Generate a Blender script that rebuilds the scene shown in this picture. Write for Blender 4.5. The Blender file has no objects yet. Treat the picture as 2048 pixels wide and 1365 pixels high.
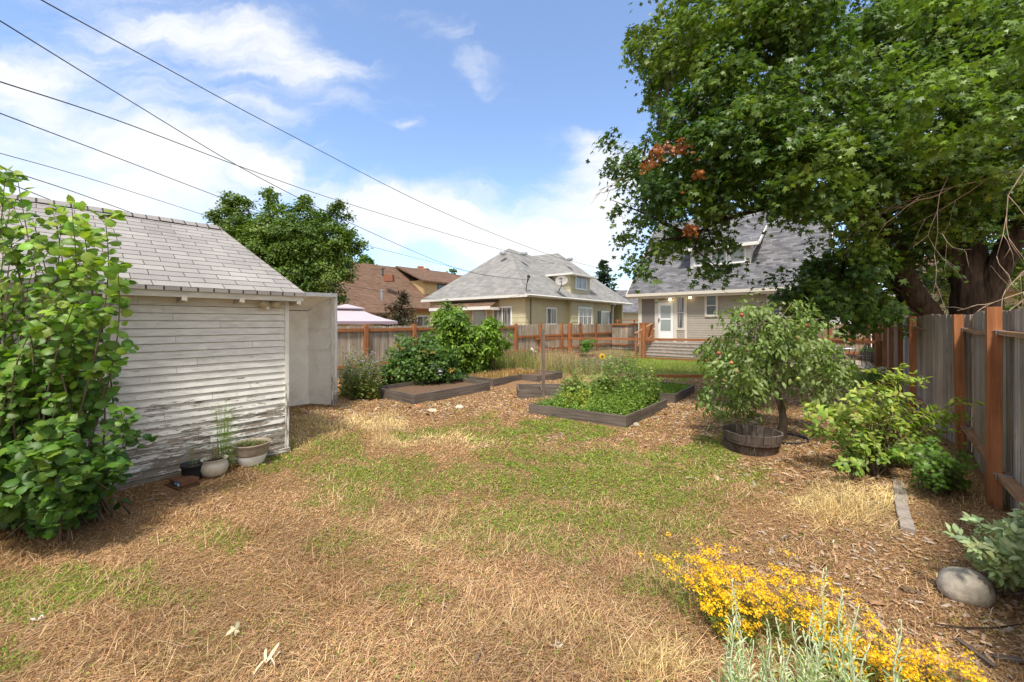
import bpy, math, random
import numpy as np
from mathutils import Vector

rng = np.random.default_rng(7)
random.seed(7)
SC = bpy.context.scene
COL = SC.collection
PI = math.pi
R = math.radians

# ------------------------------------------------------------------ camera, sky, sun, exposure
H, F, CX, HY = 1.8, 796.0, 1024.0, 645.0      # eye height and the photograph's focal length / horizon, in its pixels
cam_d = bpy.data.cameras.new("camera")
cam = bpy.data.objects.new("camera", cam_d)
COL.objects.link(cam)
cam.location = (0, 0, H)
cam.rotation_euler = (R(90), 0, 0)
cam_d.sensor_width = 36.0
cam_d.lens = 14.0
cam_d.shift_y = -37.5 / 2048
cam_d.clip_start = 0.05
cam_d.clip_end = 3000
SC.camera = cam

SUN_AZ, SUN_EL = math.atan2(-0.2, -0.98), R(60)     # azimuth measured as atan2(x, y)
world = bpy.data.worlds.new("World")
SC.world = world
world.use_nodes = True
wn, wl_ = world.node_tree.nodes, world.node_tree.links
wn.clear()


def N(nodes, kind, **kw):
    n = nodes.new(kind)
    for k, v in kw.items():
        setattr(n, k, v)
    return n


def math_n(nt, op, a, b=None, clamp=False):
    m = nt.nodes.new("ShaderNodeMath")
    m.operation = op
    m.use_clamp = clamp
    for i, s in enumerate((a, b)):
        if s is None:
            continue
        if isinstance(s, (int, float)):
            m.inputs[i].default_value = s
        else:
            nt.links.new(s, m.inputs[i])
    return m.outputs[0]


def build_sky():
    nt = world.node_tree
    out = N(wn, "ShaderNodeOutputWorld")
    bg = N(wn, "ShaderNodeBackground")
    bg.inputs[1].default_value = 0.15
    sky = N(wn, "ShaderNodeTexSky", sky_type='NISHITA')
    sky.sun_disc = False
    sky.sun_elevation = SUN_EL
    sky.sun_rotation = SUN_AZ
    sky.air_density = 1.0
    sky.dust_density = 0.6
    sky.ozone_density = 1.8
    tc = N(wn, "ShaderNodeTexCoord")
    sep = N(wn, "ShaderNodeSeparateXYZ")
    wl_.new(tc.outputs["Generated"], sep.inputs[0])
    ay = math_n(nt, 'MAXIMUM', math_n(nt, 'ABSOLUTE', sep.outputs[1]), 0.08)
    u = math_n(nt, 'DIVIDE', sep.outputs[0], ay)
    v = math_n(nt, 'DIVIDE', sep.outputs[2], ay)
    cmb = N(wn, "ShaderNodeCombineXYZ")
    wl_.new(u, cmb.inputs[0]); wl_.new(v, cmb.inputs[1])
    # wisp distortion
    n1 = N(wn, "ShaderNodeTexNoise"); n1.inputs["Scale"].default_value = 3.0; n1.inputs["Detail"].default_value = 8; n1.inputs["Roughness"].default_value = 0.6
    wl_.new(cmb.outputs[0], n1.inputs["Vector"])
    sub = N(wn, "ShaderNodeVectorMath", operation='SUBTRACT'); sub.inputs[1].default_value = (0.5, 0.5, 0.5)
    wl_.new(n1.outputs["Color"], sub.inputs[0])
    scl = N(wn, "ShaderNodeVectorMath", operation='SCALE'); scl.inputs["Scale"].default_value = 0.28
    wl_.new(sub.outputs[0], scl.inputs[0])
    add = N(wn, "ShaderNodeVectorMath", operation='ADD')
    wl_.new(cmb.outputs[0], add.inputs[0]); wl_.new(scl.outputs[0], add.inputs[1])
    total = None
    blobs = [  # px, py, rx, ry, rotation, weight
        (330, 60, 330, 120, -12, 1.0), (600, 120, 230, 70, -22, .75), (30, 150, 160, 70, 0, .7),
        (230, 300, 390, 150, -8, 1.15), (430, 330, 200, 70, -10, .8), (150, 420, 380, 70, -6, .9),
        (545, 352, 55, 26, 0, 1.1), (560, 240, 120, 50, -20, .5),
        (960, 455, 330, 85, -8, 1.2), (780, 430, 150, 55, -14, .9), (1080, 500, 160, 45, 0, .9),
        (1215, 400, 120, 100, 0, 1.1), (1180, 285, 90, 40, -20, .6), (1450, 330, 300, 130, 0, .8), (1800, 250, 350, 160, -10, .8),
        (880, 75, 230, 45, -28, .62), (960, 160, 90, 30, -30, .42), (805, 250, 45, 16, 8, .7), (680, 215, 110, 30, -20, .35),
        (-500, 250, 500, 300, 0, .9), (2700, 300, 500, 300, 0, .7)]
    for px, py, rx, ry, rot, w in blobs:
        mp = N(wn, "ShaderNodeMapping", vector_type='TEXTURE')
        mp.inputs["Location"].default_value = ((px - CX) / F, (HY - py) / F, 0)
        mp.inputs["Rotation"].default_value = (0, 0, R(rot))
        mp.inputs["Scale"].default_value = (rx * 1.35 / F, ry * 1.35 / F, 1)
        wl_.new(add.outputs[0], mp.inputs[0])
        g = N(wn, "ShaderNodeTexGradient", gradient_type='SPHERICAL')
        wl_.new(mp.outputs[0], g.inputs[0])
        s = math_n(nt, 'MULTIPLY', g.outputs[1], w * 1.0)
        total = s if total is None else math_n(nt, 'ADD', total, s)
    # added cloud, unseen behind the viewer and overhead, to whiten the ambient light
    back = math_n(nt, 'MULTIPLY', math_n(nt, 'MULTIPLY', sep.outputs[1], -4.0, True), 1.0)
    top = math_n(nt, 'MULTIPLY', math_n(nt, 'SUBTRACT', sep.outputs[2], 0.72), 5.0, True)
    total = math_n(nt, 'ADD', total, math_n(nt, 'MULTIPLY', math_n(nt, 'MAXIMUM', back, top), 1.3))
    # fibrous detail
    mp = N(wn, "ShaderNodeMapping"); mp.inputs["Rotation"].default_value = (0, 0, R(20)); mp.inputs["Scale"].default_value = (1.8, 9, 1)
    wl_.new(add.outputs[0], mp.inputs[0])
    n2 = N(wn, "ShaderNodeTexNoise"); n2.inputs["Scale"].default_value = 1.6; n2.inputs["Detail"].default_value = 9; n2.inputs["Roughness"].default_value = 0.62
    wl_.new(mp.outputs[0], n2.inputs["Vector"])
    d = math_n(nt, 'ADD', total, math_n(nt, 'MULTIPLY', math_n(nt, 'SUBTRACT', n2.outputs[0], 0.5), 1.5))
    mr = N(wn, "ShaderNodeMapRange", interpolation_type='SMOOTHSTEP')
    mr.inputs[1].default_value = 0.22; mr.inputs[2].default_value = 1.4; mr.inputs[3].default_value = 0.04; mr.inputs[4].default_value = 1.0
    wl_.new(d, mr.inputs[0])
    # the blue of the air, paler towards the horizon comes from the sky model itself
    hs = N(wn, "ShaderNodeMix", data_type='RGBA', blend_type='MULTIPLY')
    hs.inputs[0].default_value = 1.0
    hs.inputs[7].default_value = (0.92, 0.96, 1.03, 1)
    wl_.new(sky.outputs[0], hs.inputs[6])
    mix = N(wn, "ShaderNodeMix", data_type='RGBA')
    wl_.new(mr.outputs[0], mix.inputs[0])
    wl_.new(hs.outputs[2], mix.inputs[6])
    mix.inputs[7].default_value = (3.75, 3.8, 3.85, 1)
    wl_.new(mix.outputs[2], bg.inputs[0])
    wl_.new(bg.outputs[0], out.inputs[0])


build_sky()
sun_d = bpy.data.lights.new("sun", 'SUN')
sun_d.energy = 2.8
sun_d.angle = R(8)
sun_d.color = (1.0, 0.94, 0.84)
sun = bpy.data.objects.new("sun", sun_d)
COL.objects.link(sun)
sdir = Vector((math.sin(SUN_AZ) * math.cos(SUN_EL), math.cos(SUN_AZ) * math.cos(SUN_EL), math.sin(SUN_EL)))
sun.rotation_euler = sdir.to_track_quat('Z', 'Y').to_euler()
sun.location = sdir * 60
SC.view_settings.view_transform = 'Standard'
SC.view_settings.look = 'None'
SC.view_settings.exposure = 0.9
SC.view_settings.gamma = 1.0
SC.view_settings.use_curve_mapping = False

# ------------------------------------------------------------------ frames
# the lots are laid out on a grid turned about 40 degrees from the view: u runs away along the fences, v across
U = np.array([0.642, 0.767]); V = np.array([0.767, -0.642])


def W(a, b, z=0.0):
    return np.array([V[0] * a + U[0] * b, V[1] * a + U[1] * b, z])


def AB(x, y):
    return V[0] * x + V[1] * y, U[0] * x + U[1] * y


def G(px, py):                 # ground point seen at a pixel of the photograph
    y = H * F / (py - HY)
    return np.array([(px - CX) / F * y, y, 0.0])


def P(px, py, y):
    return np.array([(px - CX) / F * y, y, H + (HY - py) / F * y])


def hgt(x, y):
    x = np.asarray(x, float); y = np.asarray(y, float)
    h = 0.012 * np.sin(x * 2.1 + 1.3 * np.sin(y * 1.1)) + 0.010 * np.sin(y * 2.7 + x * 1.3) + 0.006 * np.sin(x * 6.1 + y * 4.3)
    return h * np.clip((24 - y) / 10, 0, 1)


# ------------------------------------------------------------------ object helpers
WL = {}


def tag(o, label=None, cat=None, group=None, kind=None):
    if label: o["label"] = label
    if cat: o["category"] = cat
    if group: o["group"] = group
    if kind: o["kind"] = kind
    return o


def thing(name, label, cat, loc, group=None):
    o = bpy.data.objects.new(name, None)
    COL.objects.link(o)
    o.empty_display_size = 0.2
    o.location = tuple(loc)
    WL[o.name] = np.array([float(c) for c in loc])
    return tag(o, label, cat, group)


class Mb:
    def __init__(self):
        self.v = []; self.f = []; self.c = []; self.uv = []

    def poly(self, pts, col=(1, 1, 1), uv=None):
        n = len(self.v)
        self.v.extend([tuple(float(q) for q in p) for p in pts])
        self.f.append(tuple(range(n, n + len(pts))))
        self.c.append(col)
        if uv is None:
            p = [np.array(q, float) for q in pts]
            e = p[1] - p[0]; L = np.linalg.norm(e) or 1
            e = e / L
            nn = np.cross(p[1] - p[0], p[2] - p[0]); nn = nn / (np.linalg.norm(nn) or 1)
            t = np.cross(nn, e)
            uv = [(float(np.dot(q - p[0], e)), float(np.dot(q - p[0], t))) for q in p]
        self.uv.append(uv)
        return self

    def hexa(self, p, col=(1, 1, 1)):
        """p: 8 points, 0-3 one end, 4-7 the other (same order)"""
        p = [np.array(q, float) for q in p]
        ex = np.linalg.norm(p[1] - p[0]); ey = np.linalg.norm(p[3] - p[0]); ez = np.linalg.norm(p[4] - p[0])
        off = (random.random() * 50, random.random() * 50)
        axes = [(ex, p[1] - p[0]), (ey, p[3] - p[0]), (ez, p[4] - p[0])]
        m = max(range(3), key=lambda i: axes[i][0])
        ld = axes[m][1] / (axes[m][0] or 1)
        n = len(self.v)
        self.v.extend([tuple(float(x) for x in q) for q in p])
        for fc in ((0, 3, 2, 1), (4, 5, 6, 7), (0, 1, 5, 4), (1, 2, 6, 5), (2, 3, 7, 6), (3, 0, 4, 7)):
            q = [p[i] for i in fc]
            nn = np.cross(q[2] - q[0], q[3] - q[1]); nn = nn / (np.linalg.norm(nn) or 1)
            e = ld - nn * np.dot(ld, nn)
            if np.linalg.norm(e) < 0.2:
                e = q[1] - q[0]
            e = e / (np.linalg.norm(e) or 1)
            t = np.cross(nn, e)
            self.f.append(tuple(n + i for i in fc))
            self.c.append(col)
            self.uv.append([(float(np.dot(x, e)) + off[0], float(np.dot(x, t)) + off[1]) for x in q])
        return self

    def obox(self, o, ex, ey, ez, col=(1, 1, 1)):
        o, ex, ey, ez = (np.array(q, float) for q in (o, ex, ey, ez))
        if np.dot(np.cross(ex, ey), ez) < 0:
            ex, ey = ey, ex
        return self.hexa([o, o + ex, o + ex + ey, o + ey, o + ez, o + ex + ez, o + ex + ey + ez, o + ey + ez], col)

    def pbox(self, a0, a1, b0, b1, z0, z1, col=(1, 1, 1)):
        o = W(a0, b0, z0)
        return self.obox(o, W(a1, b0, z0) - o, W(a0, b1, z0) - o, (0, 0, z1 - z0), col)

    def beam(self, p0, p1, w, h, col=(1, 1, 1), up=(0, 0, 1)):
        p0 = np.array(p0, float); p1 = np.array(p1, float)
        d = p1 - p0
        s = np.cross(d, np.array(up, float))
        if np.linalg.norm(s) < 1e-6: s = np.array([1.0, 0, 0])
        s = s / np.linalg.norm(s); t = np.cross(s, d); t = t / np.linalg.norm(t)
        o = p0 - s * w / 2 - t * h / 2
        return self.obox(o, s * w, t * h, d, col)

    def tube(self, pts, rad, n=6, col=(1, 1, 1), cap=True):
        pts = [np.array(p, float) for p in pts]
        if isinstance(rad, (int, float)): rad = [rad] * len(pts)
        base = len(self.v)
        prev = None
        for i, p in enumerate(pts):
            d = pts[min(i + 1, len(pts) - 1)] - pts[max(i - 1, 0)]
            d = d / (np.linalg.norm(d) or 1)
            if prev is None:
                r = np.array([0, 0, 1.0]) if abs(d[2]) < 0.9 else np.array([1.0, 0, 0])
            else:
                r = prev
            s = np.cross(d, r); s = s / (np.linalg.norm(s) or 1)
            t = np.cross(s, d); prev = t
            for k in range(n):
                an = 2 * PI * k / n
                self.v.append(tuple(float(x) for x in (p + rad[i] * (math.cos(an) * s + math.sin(an) * t))))
        L = 0
        for i in range(len(pts) - 1):
            dl = float(np.linalg.norm(pts[i + 1] - pts[i]))
            for k in range(n):
                k2 = (k + 1) % n
                self.f.append((base + i * n + k, base + i * n + k2, base + (i + 1) * n + k2, base + (i + 1) * n + k))
                self.c.append(col)
                c = 2 * PI * max(rad[i], 0.005) / n
                self.uv.append([(L, k * c), (L, (k + 1) * c), (L + dl, (k + 1) * c), (L + dl, k * c)])
            L += dl
        if cap:
            for i, o in ((0, 1), (len(pts) - 1, -1)):
                ids = [base + i * n + k for k in range(n)]
                if o == 1: ids = ids[::-1]
                self.f.append(tuple(ids)); self.c.append(col)
                self.uv.append([(0, 0)] * n)
        return self

    def lathe(self, c, prof, n=24, col=(1, 1, 1), sx=1.0, sy=1.0, ang=0.0, wob=0.0):
        c = np.array(c, float)
        base = len(self.v)
        for r, z in prof:
            for k in range(n):
                a = 2 * PI * k / n
                x, y = math.cos(a) * r * sx, math.sin(a) * r * sy
                zz = z + (wob * math.sin(k * 2.3) if wob else 0)
                self.v.append((c[0] + x * math.cos(ang) - y * math.sin(ang), c[1] + x * math.sin(ang) + y * math.cos(ang), c[2] + zz))
        for i in range(len(prof) - 1):
            for k in range(n):
                k2 = (k + 1) % n
                self.f.append((base + i * n + k, base + i * n + k2, base + (i + 1) * n + k2, base + (i + 1) * n + k))
                self.c.append(col)
                w = 2 * PI * 0.3 / n
                self.uv.append([(prof[i][1], k * w), (prof[i][1], (k + 1) * w), (prof[i + 1][1] + .001, (k + 1) * w), (prof[i + 1][1] + .001, k * w)])
        return self

    def blob(self, c, r, seed=0, n=18, amp=0.12, col=(1, 1, 1), flat=0.0):
        rg = np.random.default_rng(seed)
        ph = rg.uniform(0, 6, 9)
        base = len(self.v)
        m = n // 2
        c = np.array(c, float)
        for i in range(m + 1):
            th = PI * i / m
            for k in range(n):
                a = 2 * PI * k / n
                d = np.array([math.sin(th) * math.cos(a), math.sin(th) * math.sin(a), math.cos(th)])
                s = 1 + amp * (math.sin(3 * d[0] + ph[0]) + math.sin(4 * d[1] + ph[1]) + .7 * math.sin(5 * d[2] + ph[2]) + .4 * math.sin(9 * d[0] + 7 * d[1] + ph[3])) / 2
                p = d * s * np.array(r)
                if flat and p[2] < -flat * r[2]: p[2] = -flat * r[2]
                self.v.append(tuple(float(x) for x in (c + p)))
        for i in range(m):
            for k in range(n):
                k2 = (k + 1) % n
                self.f.append((base + i * n + k, base + (i + 1) * n + k, base + (i + 1) * n + k2, base + i * n + k2))
                self.c.append(col)
                self.uv.append([(k / n, i / m)] * 4)
        return self

    def build(self, name, mat, parent=None, smooth=False, loc=None):
        wl = np.zeros(3)
        if parent is not None:
            wl = WL[parent.name]
        elif loc is not None:
            wl = np.array([float(c) for c in loc])
        me = bpy.data.meshes.new(name)
        me.from_pydata([(x - wl[0], y - wl[1], z - wl[2]) for x, y, z in self.v], [], self.f)
        uvl = me.uv_layers.new(name="UVMap")
        uvl.data.foreach_set("uv", np.array([q for f in self.uv for q in f], np.float32).ravel())
        ca = me.color_attributes.new("Col", 'FLOAT_COLOR', 'CORNER')
        cc = np.array([(c[0], c[1], c[2], 1.0) for f, c in zip(self.f, self.c) for _ in f], np.float32)
        ca.data.foreach_set("color", cc.ravel())
        me.materials.append(mat)
        if smooth:
            me.polygons.foreach_set("use_smooth", np.ones(len(me.polygons), bool))
        me.update()
        o = bpy.data.objects.new(name, me)
        COL.objects.link(o)
        if parent is not None:
            o.parent = parent
        else:
            o.location = tuple(wl)
        WL[o.name] = wl
        return o


def copy_tree(o, parent=None):
    c = o.copy(); COL.objects.link(c); c.parent = parent
    for ch in list(o.children): copy_tree(ch, c)
    return c


def np_mesh(name, verts, tris, cols, mat, parent=None, loc=None, smooth=False):
    """verts (n,3) world, tris (m,3), cols (n,3)"""
    wl = np.zeros(3)
    if parent is not None: wl = WL[parent.name]
    elif loc is not None: wl = np.array([float(c) for c in loc])
    verts = np.asarray(verts, np.float32) - wl.astype(np.float32)
    tris = np.asarray(tris, np.int32)
    me = bpy.data.meshes.new(name)
    me.vertices.add(len(verts)); me.vertices.foreach_set("co", verts.ravel())
    me.loops.add(tris.size); me.loops.foreach_set("vertex_index", tris.ravel())
    me.polygons.add(len(tris)); me.polygons.foreach_set("loop_start", np.arange(0, tris.size, tris.shape[1], dtype=np.int32))
    me.update(calc_edges=True)
    ca = me.color_attributes.new("Col", 'FLOAT_COLOR', 'POINT')
    c4 = np.ones((len(verts), 4), np.float32); c4[:, :3] = cols
    ca.data.foreach_set("color", c4.ravel())
    if smooth:
        me.polygons.foreach_set("use_smooth", np.ones(len(me.polygons), bool))
    me.materials.append(mat)
    o = bpy.data.objects.new(name, me)
    COL.objects.link(o)
    if parent is not None: o.parent = parent
    else: o.location = tuple(float(x) for x in wl)
    WL[o.name] = wl
    return o


# ------------------------------------------------------------------ materials
def new_mat(name):
    m = bpy.data.materials.new(name); m.use_nodes = True
    nt = m.node_tree; nt.nodes.clear()
    out = nt.nodes.new("ShaderNodeOutputMaterial")
    return m, nt, out


def principled(nt, out, rough=0.8, spec=0.3):
    b = nt.nodes.new("ShaderNodeBsdfPrincipled")
    b.inputs["Roughness"].default_value = rough
    b.inputs["Specular IOR Level"].default_value = spec
    nt.links.new(b.outputs[0], out.inputs[0])
    return b


def mixc(nt, fac, a, b, blend='MIX'):
    m = nt.nodes.new("ShaderNodeMix"); m.data_type = 'RGBA'; m.blend_type = blend
    for i, s in ((0, fac), (6, a), (7, b)):
        if isinstance(s, (int, float)): m.inputs[i].default_value = s
        elif isinstance(s, tuple): m.inputs[i].default_value = (*s[:3], 1)
        else: nt.links.new(s, m.inputs[i])
    return m.outputs[2]


def noise(nt, vec, scale, detail=5, rough=0.6):
    n = nt.nodes.new("ShaderNodeTexNoise")
    n.inputs["Scale"].default_value = scale; n.inputs["Detail"].default_value = detail; n.inputs["Roughness"].default_value = rough
    nt.links.new(vec, n.inputs["Vector"])
    return n.outputs[0]


def ramp(nt, f, stops, interp='LINEAR'):
    r = nt.nodes.new("ShaderNodeValToRGB")
    e = r.color_ramp.elements
    r.color_ramp.interpolation = interp
    while len(e) < len(stops): e.new(0.5)
    for q, (p, c) in zip(e, stops):
        q.position = p; q.color = (*c, 1) if isinstance(c, tuple) else (c, c, c, 1)
    nt.links.new(f, r.inputs[0])
    return r.outputs[0]


def mapped(nt, src, scale, rot=(0, 0, 0)):
    m = nt.nodes.new("ShaderNodeMapping")
    m.inputs["Scale"].default_value = scale
    m.inputs["Rotation"].default_value = rot
    nt.links.new(src, m.inputs[0])
    return m.outputs[0]


def bump(nt, b, h, strength=0.4, dist=0.01):
    n = nt.nodes.new("ShaderNodeBump")
    n.inputs["Strength"].default_value = strength; n.inputs["Distance"].default_value = dist
    nt.links.new(h, n.inputs["Height"]); nt.links.new(n.outputs[0], b.inputs["Normal"])


def coords(nt):
    return nt.nodes.new("ShaderNodeTexCoord")


def colattr(nt):
    a = nt.nodes.new("ShaderNodeAttribute"); a.attribute_name = "Col"
    return a.outputs["Color"]


def M_wood(name, dark, light, rough=0.85, streak=(1.2, 38, 1), blotch=0.5, knots=True):
    m, nt, out = new_mat(name)
    b = principled(nt, out, rough, 0.2)
    tc = coords(nt)
    s = noise(nt, mapped(nt, tc.outputs["UV"], streak), 1.0, 8, 0.7)
    c = ramp(nt, s, [(0.34, dark), (0.66, light)])
    bl = noise(nt, tc.outputs["Object"], 1.7, 5, 0.6)
    c = mixc(nt, 1.0, c, ramp(nt, bl, [(0.3, 1 - blotch * .6), (0.7, 1 + blotch * .25)]), 'MULTIPLY')
    if knots:
        vo = nt.nodes.new("ShaderNodeTexVoronoi"); vo.inputs["Scale"].default_value = 1.0
        nt.links.new(mapped(nt, tc.outputs["UV"], (2.2, 6.5, 1)), vo.inputs["Vector"])
        k = ramp(nt, vo.outputs["Distance"], [(0.05, 1.0), (0.13, 0.0)])
        c = mixc(nt, math_n(nt, 'MULTIPLY', k, 0.55), c, tuple(x * 0.35 for x in dark))
    c = mixc(nt, 1.0, c, colattr(nt), 'MULTIPLY')
    nt.links.new(c, b.inputs["Base Color"])
    bump(nt, b, s, 0.5, 0.006)
    return m


def M_plain(name, col, rough=0.6, spec=0.3, nscale=6.0, amt=0.12, metallic=0.0, bumps=0.15, dirt=None):
    m, nt, out = new_mat(name)
    b = principled(nt, out, rough, spec)
    b.inputs["Metallic"].default_value = metallic
    tc = coords(nt)
    n = noise(nt, tc.outputs["Object"], nscale, 6, 0.6)
    c = mixc(nt, 1.0, col, ramp(nt, n, [(0.3, 1 - amt * 1.5), (0.7, 1 + amt * .5)]), 'MULTIPLY')
    if dirt:
        n2 = noise(nt, tc.outputs["Object"], nscale * 0.6, 9, 0.7)
        c = mixc(nt, ramp(nt, n2, [(0.5, 0.0), (0.72, 0.8)]), c, dirt)
    c = mixc(nt, 1.0, c, colattr(nt), 'MULTIPLY')
    nt.links.new(c, b.inputs["Base Color"])
    if bumps: bump(nt, b, noise(nt, tc.outputs["Object"], nscale * 9, 4, 0.6), bumps, 0.004)
    return m


def M_shingle(name, c1, c2, gap, bw, bh, mortar=0.012, speck=0.25, bstr=0.6, us=2.4):
    m, nt, out = new_mat(name)
    b = principled(nt, out, 0.92, 0.15)
    tc = coords(nt)
    wob = noise(nt, tc.outputs["UV"], 2.5, 3, 0.5)
    ad = nt.nodes.new("ShaderNodeVectorMath"); ad.operation = 'ADD'
    cb = nt.nodes.new("ShaderNodeCombineXYZ")
    nt.links.new(math_n(nt, 'MULTIPLY', math_n(nt, 'SUBTRACT', wob, 0.5), 0.035), cb.inputs[1])
    nt.links.new(math_n(nt, 'MULTIPLY', math_n(nt, 'SUBTRACT', wob, 0.5), 0.05), cb.inputs[0])
    nt.links.new(mapped(nt, tc.outputs["UV"], (us, 1, 1)), ad.inputs[0]); nt.links.new(cb.outputs[0], ad.inputs[1])
    br = nt.nodes.new("ShaderNodeTexBrick")
    br.offset = 0.5
    br.inputs["Color1"].default_value = (*c1, 1); br.inputs["Color2"].default_value = (*c2, 1); br.inputs["Mortar"].default_value = (*gap, 1)
    br.inputs["Scale"].default_value = 1.0; br.inputs["Mortar Size"].default_value = mortar
    br.inputs["Mortar Smooth"].default_value = 0.2
    br.inputs["Brick Width"].default_value = bw * us; br.inputs["Row Height"].default_value = bh
    nt.links.new(ad.outputs[0], br.inputs["Vector"])
    sp = noise(nt, tc.outputs["UV"], 70, 3, 0.7)
    c = mixc(nt, 1.0, br.outputs[0], ramp(nt, sp, [(0.3, 1 - speck), (0.7, 1 + speck * .4)]), 'MULTIPLY')
    st = noise(nt, mapped(nt, tc.outputs["UV"], (1.5, 0.5, 1)), 1.0, 6, 0.6)
    c = mixc(nt, 1.0, c, ramp(nt, st, [(0.3, 0.8), (0.7, 1.08)]), 'MULTIPLY')
    nt.links.new(c, b.inputs["Base Color"])
    inv = math_n(nt, 'SUBTRACT', 1.0, br.outputs["Fac"])
    bump(nt, b, inv, bstr, 0.012)
    return m


def M_paint_peel(name, paint, wood_d, wood_l, zref, amount=0.5):
    """old white paint flaking off grey boards, worst where rain splashes near the ground"""
    m, nt, out = new_mat(name)
    b = principled(nt, out, 0.7, 0.3)
    tc = coords(nt)
    g = nt.nodes.new("ShaderNodeNewGeometry")
    sep = nt.nodes.new("ShaderNodeSeparateXYZ"); nt.links.new(g.outputs["Position"], sep.inputs[0])
    wood = ramp(nt, noise(nt, mapped(nt, tc.outputs["UV"], (1.5, 50, 1)), 1.0, 8, 0.7), [(0.3, wood_d), (0.7, wood_l)])
    big = noise(nt, mapped(nt, tc.outputs["UV"], (1.3, 7, 1)), 1.6, 10, 0.72)
    fine = noise(nt, mapped(nt, tc.outputs["UV"], (5, 34, 1)), 2.0, 6, 0.7)
    hfac = nt.nodes.new("ShaderNodeMapRange")
    hfac.inputs[1].default_value = 0.0; hfac.inputs[2].default_value = zref
    hfac.inputs[3].default_value = 0.24 * amount * 2; hfac.inputs[4].default_value = 0.0
    nt.links.new(sep.outputs[2], hfac.inputs[0])
    v = math_n(nt, 'ADD', math_n(nt, 'ADD', math_n(nt, 'MULTIPLY', big, 0.62), math_n(nt, 'MULTIPLY', fine, 0.38)), hfac.outputs[0])
    mask = ramp(nt, v, [(0.625, 0.0), (0.64, 1.0)])
    crk = noise(nt, mapped(nt, tc.outputs["UV"], (4, 42, 1)), 1.0, 6, 0.75)
    mask = math_n(nt, 'MAXIMUM', mask, ramp(nt, crk, [(0.625, 0.0), (0.65, 0.85)]))
    dirt = ramp(nt, noise(nt, mapped(nt, tc.outputs["UV"], (2, 9, 1)), 2.2, 7, 0.65), [(0.35, 0.74), (0.62, 1.0)])
    pc = mixc(nt, 1.0, paint, dirt, 'MULTIPLY')
    c = mixc(nt, mask, pc, wood)
    c = mixc(nt, 1.0, c, colattr(nt), 'MULTIPLY')
    nt.links.new(c, b.inputs["Base Color"])
    bump(nt, b, math_n(nt, 'SUBTRACT', 1.0, mask), 0.5, 0.003)
    return m


def M_leaf(name, trans=0.35, gloss=0.35, rough=0.45):
    m, nt, out = new_mat(name)
    b = nt.nodes.new("ShaderNodeBsdfPrincipled")
    b.inputs["Roughness"].default_value = rough
    b.inputs["Specular IOR Level"].default_value = gloss
    c = colattr(nt)
    nt.links.new(c, b.inputs["Base Color"])
    t = nt.nodes.new("ShaderNodeBsdfTranslucent")
    ct = mixc(nt, 1.0, c, (1.25, 1.35, 0.55), 'MULTIPLY')
    nt.links.new(ct, t.inputs[0])
    mx = nt.nodes.new("ShaderNodeMixShader"); mx.inputs[0].default_value = trans
    nt.links.new(b.outputs[0], mx.inputs[1]); nt.links.new(t.outputs[0], mx.inputs[2])
    nt.links.new(mx.outputs[0], out.inputs[0])
    return m


def M_glass(name, col=(0.03, 0.035, 0.04), rough=0.06, curtain=None):
    m, nt, out = new_mat(name)
    b = principled(nt, out, rough, 0.8)
    if curtain:
        tc = coords(nt)
        n = noise(nt, mapped(nt, tc.outputs["Object"], (9, 9, 0.4)), 1.5, 3, 0.5)
        nt.links.new(ramp(nt, n, [(0.42, col), (0.58, curtain)]), b.inputs["Base Color"])
    else:
        b.inputs["Base Color"].default_value = (*col, 1)
    return m


def M_emit(name, col, s):
    m, nt, out = new_mat(name)
    e = nt.nodes.new("ShaderNodeEmission"); e.inputs[0].default_value = (*col, 1); e.inputs[1].default_value = s
    nt.links.new(e.outputs[0], out.inputs[0])
    return m


def M_bark(name, c1, c2):
    m, nt, out = new_mat(name)
    b = principled(nt, out, 0.95, 0.1)
    tc = coords(nt)
    v = mapped(nt, tc.outputs["Object"], (9, 9, 1.8))
    n = noise(nt, v, 1.4, 8, 0.7)
    vo = nt.nodes.new("ShaderNodeTexVoronoi"); vo.inputs["Scale"].default_value = 1.6
    nt.links.new(v, vo.inputs["Vector"])
    c = ramp(nt, n, [(0.3, c1), (0.7, c2)])
    c = mixc(nt, 1.0, c, ramp(nt, vo.outputs["Distance"], [(0.1, 0.6), (0.5, 1.1)]), 'MULTIPLY')
    nt.links.new(c, b.inputs["Base Color"])
    bump(nt, b, vo.outputs["Distance"], 0.9, 0.03)
    return m


def M_ground():
    m, nt, out = new_mat("ground_soil")
    b = principled(nt, out, 0.95, 0.1)
    g = nt.nodes.new("ShaderNodeNewGeometry")
    pos = g.outputs["Position"]
    n1 = noise(nt, pos, 35, 8, 0.75)
    n2 = noise(nt, pos, 140, 4, 0.7)
    vo = nt.nodes.new("ShaderNodeTexVoronoi"); vo.inputs["Scale"].default_value = 60
    nt.links.new(pos, vo.inputs["Vector"])
    c = colattr(nt)
    c = mixc(nt, 1.0, c, ramp(nt, n1, [(0.3, 0.42), (0.7, 1.45)]), 'MULTIPLY')
    c = mixc(nt, 1.0, c, ramp(nt, n2, [(0.3, 0.6), (0.7, 1.35)]), 'MULTIPLY')
    nt.links.new(c, b.inputs["Base Color"])
    bump(nt, b, math_n(nt, 'ADD', n1, math_n(nt, 'MULTIPLY', vo.outputs["Distance"], 0.5)), 0.9, 0.03)
    return m


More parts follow.
